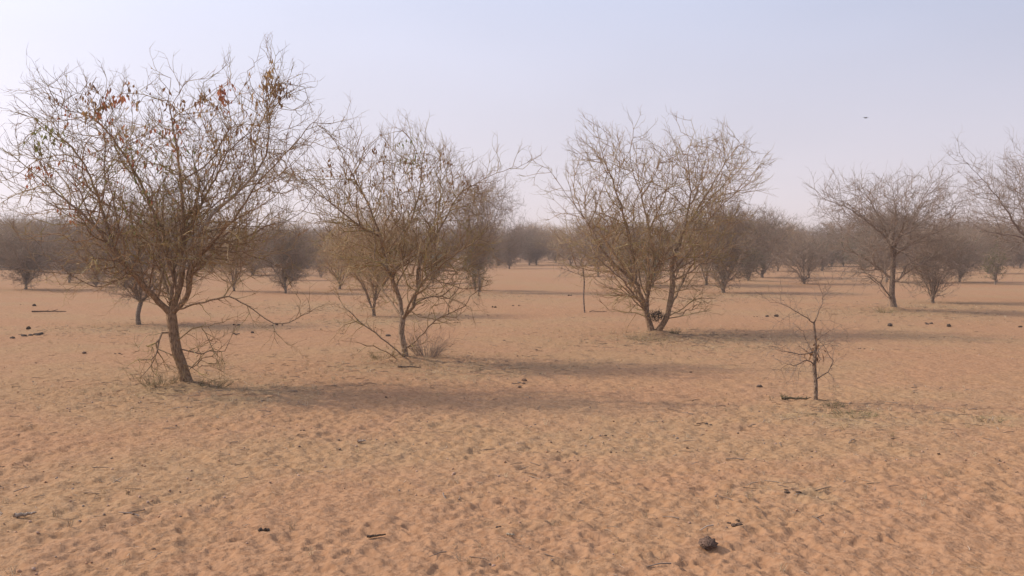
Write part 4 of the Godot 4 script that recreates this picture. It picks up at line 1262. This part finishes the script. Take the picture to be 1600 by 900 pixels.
	dropping("dung_lump", "small brown dung in front of the largest dark dung", "dung", -0.166, -16.923, 0.088, 2, Color(0.25, 0.15, 0.1), 1478, 0.60, "")
	dropping("dung_lump", "reddish dung further front on the lit sand in the middle", "dung", 0.114, -14.597, 0.085, 2, Color(0.25, 0.15, 0.1), 1495, 0.50, "")
	dropping("dung_lump", "pale brown dung right of the reddish one", "dung", 0.430, -15.330, 0.120, 3, Color(0.25, 0.15, 0.1), 1512, 0.40, "")
	dropping("dung_lump", "leftmost of three dark droppings between twin-stemmed acacia and sapling", "dung", 5.462, -21.929, 0.114, 2, Color(0.12, 0.075, 0.05), 1529, 0.60, "")
	dropping("dung_lump", "middle of three dark droppings between twin-stemmed acacia and sapling", "dung", 5.705, -21.929, 0.086, 1, Color(0.12, 0.075, 0.05), 1546, 0.70, "")
	dropping("dung_lump", "rightmost of three dark droppings, beside the sapling's left twigs", "dung", 5.905, -21.929, 0.100, 1, Color(0.12, 0.075, 0.05), 1563, 0.70, "")
	dropping("dung_lump", "round dark dung in front of the straight-trunked tree", "dung", 7.394, -19.179, 0.087, 1, Color(0.12, 0.075, 0.05), 1580, 0.90, "")
	dropping("dung_lump", "pair of dark droppings in front of the vase-shaped shrub", "dung", 8.446, -19.800, 0.232, 3, Color(0.12, 0.075, 0.05), 1597, 0.50, "")
	dropping("dung_lump", "dark dropping just right of that pair", "dung", 8.545, -19.179, 0.087, 1, Color(0.12, 0.075, 0.05), 1614, 0.80, "")
	dropping("dung_lump", "flat dark droppings right of the sapling behind its shade", "dung", 5.388, -15.140, 0.108, 3, Color(0.19, 0.115, 0.075), 1631, 0.50, "")
	dropping("dung_lump", "dark dropping near the right edge before the reddish tree", "dung", 10.025, -19.331, 0.075, 1, Color(0.12, 0.075, 0.05), 1648, 0.70, "")
	dropping("dung_lump", "dark clods on the bank behind the leaning acacia's trunk shade", "dung", 0.858, -17.529, 0.091, 2, Color(0.19, 0.115, 0.075), 1665, 0.50, "")
	dropping("dung_lump", "rotting brown dung amid the dark litter patch in the right front", "dung", 1.821, -6.298, 0.098, 5, Color(0.19, 0.115, 0.075), 1682, 0.30, "")
	stick("fallen_branch", "long dark fallen branch lying near the left edge of the plain", -11.367, -24.085, 0.815, 0.0200, 0.12, Color(0.13, 0.085, 0.06), 911, 3)
	stick("fallen_stick", "pale curved stick with a raised end in the left front", -2.805, -5.596, 0.109, 0.0140, 0.50, Color(0.5, 0.38, 0.28), 924, 1)
	stick("fallen_stick", "dark crooked stick with a side twig in the front left of centre", -0.733, -5.253, 0.103, 0.0080, 0.35, Color(0.12, 0.08, 0.055), 937, 2)
	stick("fallen_stick", "straight thin stick lying before the slender acacia's foot", -1.356, -12.967, 0.304, 0.0120, 0.05, Color(0.17, 0.12, 0.09), 950, 0)
	stick("wood_chip", "pale chip of wood lying on the open sand below the long shade", -1.218, -7.905, 0.067, 0.0120, 0.10, Color(0.55, 0.42, 0.32), 963, 0)
	stick("wood_chip", "pale wood chip in the front next to a small dark dung", -0.007, -5.323, 0.042, 0.0080, -0.20, Color(0.5, 0.4, 0.29), 976, 0)
	stick("fallen_stick", "brown curved stick at the foot of the thin sapling by the twin-stemmed acacia", 2.099, -23.851, 0.434, 0.0100, 0.10, Color(0.12, 0.08, 0.06), 989, 1)
	stick("fallen_stick", "thin twig lying on the sand left of the sapling", 1.718, -8.891, 0.104, 0.0050, 0.60, Color(0.14, 0.09, 0.065), 1002, 1)
	stick("fallen_branch", "low brushwood debris lying at the left of the sapling's foot", 2.956, -10.197, 0.292, 0.0140, 0.10, Color(0.2, 0.155, 0.09), 1015, 5)
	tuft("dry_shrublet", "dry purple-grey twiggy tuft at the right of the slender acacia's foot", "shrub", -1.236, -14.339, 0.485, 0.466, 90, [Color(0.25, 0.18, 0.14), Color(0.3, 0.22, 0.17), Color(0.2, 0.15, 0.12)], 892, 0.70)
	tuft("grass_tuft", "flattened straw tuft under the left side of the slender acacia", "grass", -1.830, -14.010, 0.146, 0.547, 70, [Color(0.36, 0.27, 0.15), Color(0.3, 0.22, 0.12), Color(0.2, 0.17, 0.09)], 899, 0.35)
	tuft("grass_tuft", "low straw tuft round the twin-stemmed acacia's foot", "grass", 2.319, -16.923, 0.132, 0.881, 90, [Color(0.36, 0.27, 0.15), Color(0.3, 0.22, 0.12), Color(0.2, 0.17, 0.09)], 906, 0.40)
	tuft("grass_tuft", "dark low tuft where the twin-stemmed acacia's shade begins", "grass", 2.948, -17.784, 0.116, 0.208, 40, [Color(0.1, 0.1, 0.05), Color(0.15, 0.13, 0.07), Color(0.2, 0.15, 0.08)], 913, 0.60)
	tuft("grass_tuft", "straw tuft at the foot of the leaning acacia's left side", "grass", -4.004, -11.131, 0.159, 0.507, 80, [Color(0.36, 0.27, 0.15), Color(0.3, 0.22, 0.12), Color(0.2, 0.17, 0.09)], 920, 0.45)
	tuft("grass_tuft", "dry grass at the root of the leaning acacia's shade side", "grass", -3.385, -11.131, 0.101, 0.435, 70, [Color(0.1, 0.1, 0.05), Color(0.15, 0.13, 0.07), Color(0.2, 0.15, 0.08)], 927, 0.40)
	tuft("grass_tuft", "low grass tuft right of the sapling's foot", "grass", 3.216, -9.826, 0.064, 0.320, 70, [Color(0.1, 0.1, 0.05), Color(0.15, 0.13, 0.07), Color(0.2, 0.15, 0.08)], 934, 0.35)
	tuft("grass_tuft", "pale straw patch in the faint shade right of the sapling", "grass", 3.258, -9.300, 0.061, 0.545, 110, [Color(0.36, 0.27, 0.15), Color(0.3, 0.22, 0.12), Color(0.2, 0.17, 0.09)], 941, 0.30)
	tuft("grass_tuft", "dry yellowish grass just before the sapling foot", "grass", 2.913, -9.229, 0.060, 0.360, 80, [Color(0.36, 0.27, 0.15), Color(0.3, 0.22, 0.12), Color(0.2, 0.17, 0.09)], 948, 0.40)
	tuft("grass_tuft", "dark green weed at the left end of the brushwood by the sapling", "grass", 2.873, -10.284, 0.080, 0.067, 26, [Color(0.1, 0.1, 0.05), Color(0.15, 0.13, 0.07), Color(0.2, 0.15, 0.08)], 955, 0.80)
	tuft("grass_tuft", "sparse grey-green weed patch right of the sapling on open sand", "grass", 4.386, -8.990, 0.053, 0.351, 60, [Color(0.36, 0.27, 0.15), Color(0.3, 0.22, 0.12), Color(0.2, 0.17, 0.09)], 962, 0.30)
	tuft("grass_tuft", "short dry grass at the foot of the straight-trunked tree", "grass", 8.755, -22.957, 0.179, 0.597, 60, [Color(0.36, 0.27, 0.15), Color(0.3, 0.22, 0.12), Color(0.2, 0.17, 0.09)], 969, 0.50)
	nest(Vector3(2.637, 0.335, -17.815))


func scatter(called: String, label: String, category: String, mesh: Mesh, many: int, s: int, near_trees: float, size: Vector2, tints: Array, lie: float) -> void:
	rng.seed = s
	var mm := MultiMesh.new()
	mm.transform_format = MultiMesh.TRANSFORM_3D
	mm.use_colors = true
	mm.mesh = mesh
	mm.instance_count = many
	for k in many:
		var at := Vector3.ZERO
		if rng.randf() < near_trees:
			var sp: Vector3 = litter_spots[rng.randi() % litter_spots.size()]
			while rng.randf() > sp.z * sp.z / 3.0:
				sp = litter_spots[rng.randi() % litter_spots.size()]
			at = Vector3(sp.x + rng.randfn() * sp.z * 0.75, 0, sp.y + rng.randfn() * sp.z * 0.75)
		else:
			for tries in 6:
				var d := 4.2 + 22.0 * pow(rng.randf(), 1.7)
				var az := rng.randf_range(-0.56, 0.56)
				at = Vector3(sin(az) * d, 0, -cos(az) * d)
				if tone.get_noise_2d(at.x, at.z) + patch.get_noise_2d(at.x, at.z) * 0.8 > rng.randf_range(-0.5, 0.5):
					break
		at.y = ground_y(at.x, at.z) + 0.003
		var q := rng.randf_range(size.x, size.y)
		var basis := Basis(Vector3.UP, rng.randf() * TAU) * Basis(Vector3.FORWARD, rng.randf_range(-lie, lie))
		mm.set_instance_transform(k, Transform3D(basis.scaled(Vector3(q, q, q)), at))
		mm.set_instance_color(k, tints[rng.randi() % tints.size()].lightened(rng.randf() * 0.12))
	var o := MultiMeshInstance3D.new()
	o.name = called
	o.multimesh = mm
	o.material_override = M.straw
	o.set_meta("kind", "stuff")
	add_child(o)
	tag(o, label, category)


func litter() -> void:
	rng.seed = 77
	var fibre := Buf.new()
	bar(fibre, [Vector3(-0.5, 0.01, 0), Vector3(-0.1, 0.05, 0.04), Vector3(0.5, 0.02, -0.05)], 0.035, 0.02, Color.WHITE, 3)
	scatter("straw_litter", "short dry straw bits lying loose all over the sand", "straw", fibre.mesh(M.straw), 15000, 901, 0.6, Vector2(0.014, 0.055), [Color(0.43, 0.29, 0.18), Color(0.38, 0.25, 0.15), Color(0.52, 0.38, 0.26), Color(0.24, 0.15, 0.09)], 0.15)
	scatter("twig_litter", "fine dark twig ends and pods shed under the trees", "twigs", fibre.mesh(M.straw), 3200, 903, 0.85, Vector2(0.04, 0.14), [Color(0.13, 0.085, 0.055), Color(0.2, 0.13, 0.085), Color(0.3, 0.21, 0.14)], 0.12)
	var blades := Buf.new()
	for k in 9:
		var a := rng.randf() * TAU
		var foot := Vector3(cos(a), 0, sin(a)) * rng.randf() * 0.45
		var d := Vector3(rng.randfn() * 0.5, 1.0, rng.randfn() * 0.5).normalized()
		bar(blades, [foot - Vector3(0, 0.1, 0), foot + d * 0.5, foot + d * 0.8 + Vector3(rng.randfn(), 0.3, rng.randfn()) * 0.25], 0.03, 0.012, Color.WHITE, 3)
	scatter("grass_stubble", "sparse grazed stubble of dry straw grass between the trees", "grass", blades.mesh(M.straw), 2200, 904, 0.85, Vector2(0.015, 0.055), [Color(0.46, 0.32, 0.17), Color(0.38, 0.26, 0.135), Color(0.54, 0.4, 0.24), Color(0.3, 0.21, 0.115)], 0.2)
	var crumb := Buf.new()
	lump(crumb, Vector3.ZERO, Vector3(0.5, 0.35, 0.42), Color.WHITE, 5, 0.4)
	scatter("soil_crumbs", "small clods and crumbs of orange soil strewn over the sand", "soil", crumb.mesh(M.straw), 1500, 902, 0.15, Vector2(0.008, 0.022), [Color(0.34, 0.185, 0.105), Color(0.29, 0.15, 0.085), Color(0.16, 0.095, 0.06), Color(0.37, 0.2, 0.115)], 0.5)


func bird() -> void:
	var root := Node3D.new()
	root.name = "bird"
	root.position = Vector3(22.16, 9.65, -62.00)
	root.rotation = Vector3(0.12, 0.5, 0.1)
	add_child(root)
	tag(root, "small dark bird gliding high in the hazy sky", "bird")
	var b := Buf.new()
	var col := Color(0.05, 0.045, 0.045)
	var line := PackedVector3Array()
	var rad := PackedFloat32Array()
	for s in [[-0.13, 0.002], [-0.115, 0.01], [-0.095, 0.02], [-0.07, 0.021], [-0.04, 0.034], [0.01, 0.036], [0.06, 0.026], [0.1, 0.014], [0.13, 0.008]]:
		line.append(Vector3(0, 0, s[0])); rad.append(s[1])
	b.tube(line, rad, 10, col)
	obj("body", b, M.twig, root)
	for side in [-1.0, 1.0]:
		var w := Buf.new()
		var out := [[0.02, -0.045, 0.05, 0.015], [0.09, -0.06, 0.045, 0.035], [0.16, -0.055, 0.04, 0.045], [0.23, -0.03, 0.03, 0.04], [0.29, 0.0, 0.015, 0.03]]
		for k in out.size() - 1:
			var p: Array = out[k]
			var q: Array = out[k + 1]
			for h in [0.004, -0.004]:
				var at := w.v.size()
				w.v.append(Vector3(p[0] * side, p[3] + h, p[1])); w.v.append(Vector3(q[0] * side, q[3] + h, q[1]))
				w.v.append(Vector3(p[0] * side, p[3] + h * 0.3, p[2])); w.v.append(Vector3(q[0] * side, q[3] + h * 0.3, q[2]))
				for n in 4:
					w.n.append(Vector3(0, signf(h), 0)); w.c.append(col)
				for n in [0, 1, 2, 2, 1, 3]:
					w.i.append(at + n)
		obj("wing", w, M.twig, root)
	var tail := Buf.new()
	tail.leaf(Vector3(-0.012, 0, 0.1), Vector3(-0.12, 0, 1).normalized(), Vector3.RIGHT, 0.12, 0.05, col)
	tail.leaf(Vector3(0.012, 0.001, 0.1), Vector3(0.12, 0, 1).normalized(), Vector3.RIGHT, 0.12, 0.05, col)
	obj("tail", tail, M.twig, root)
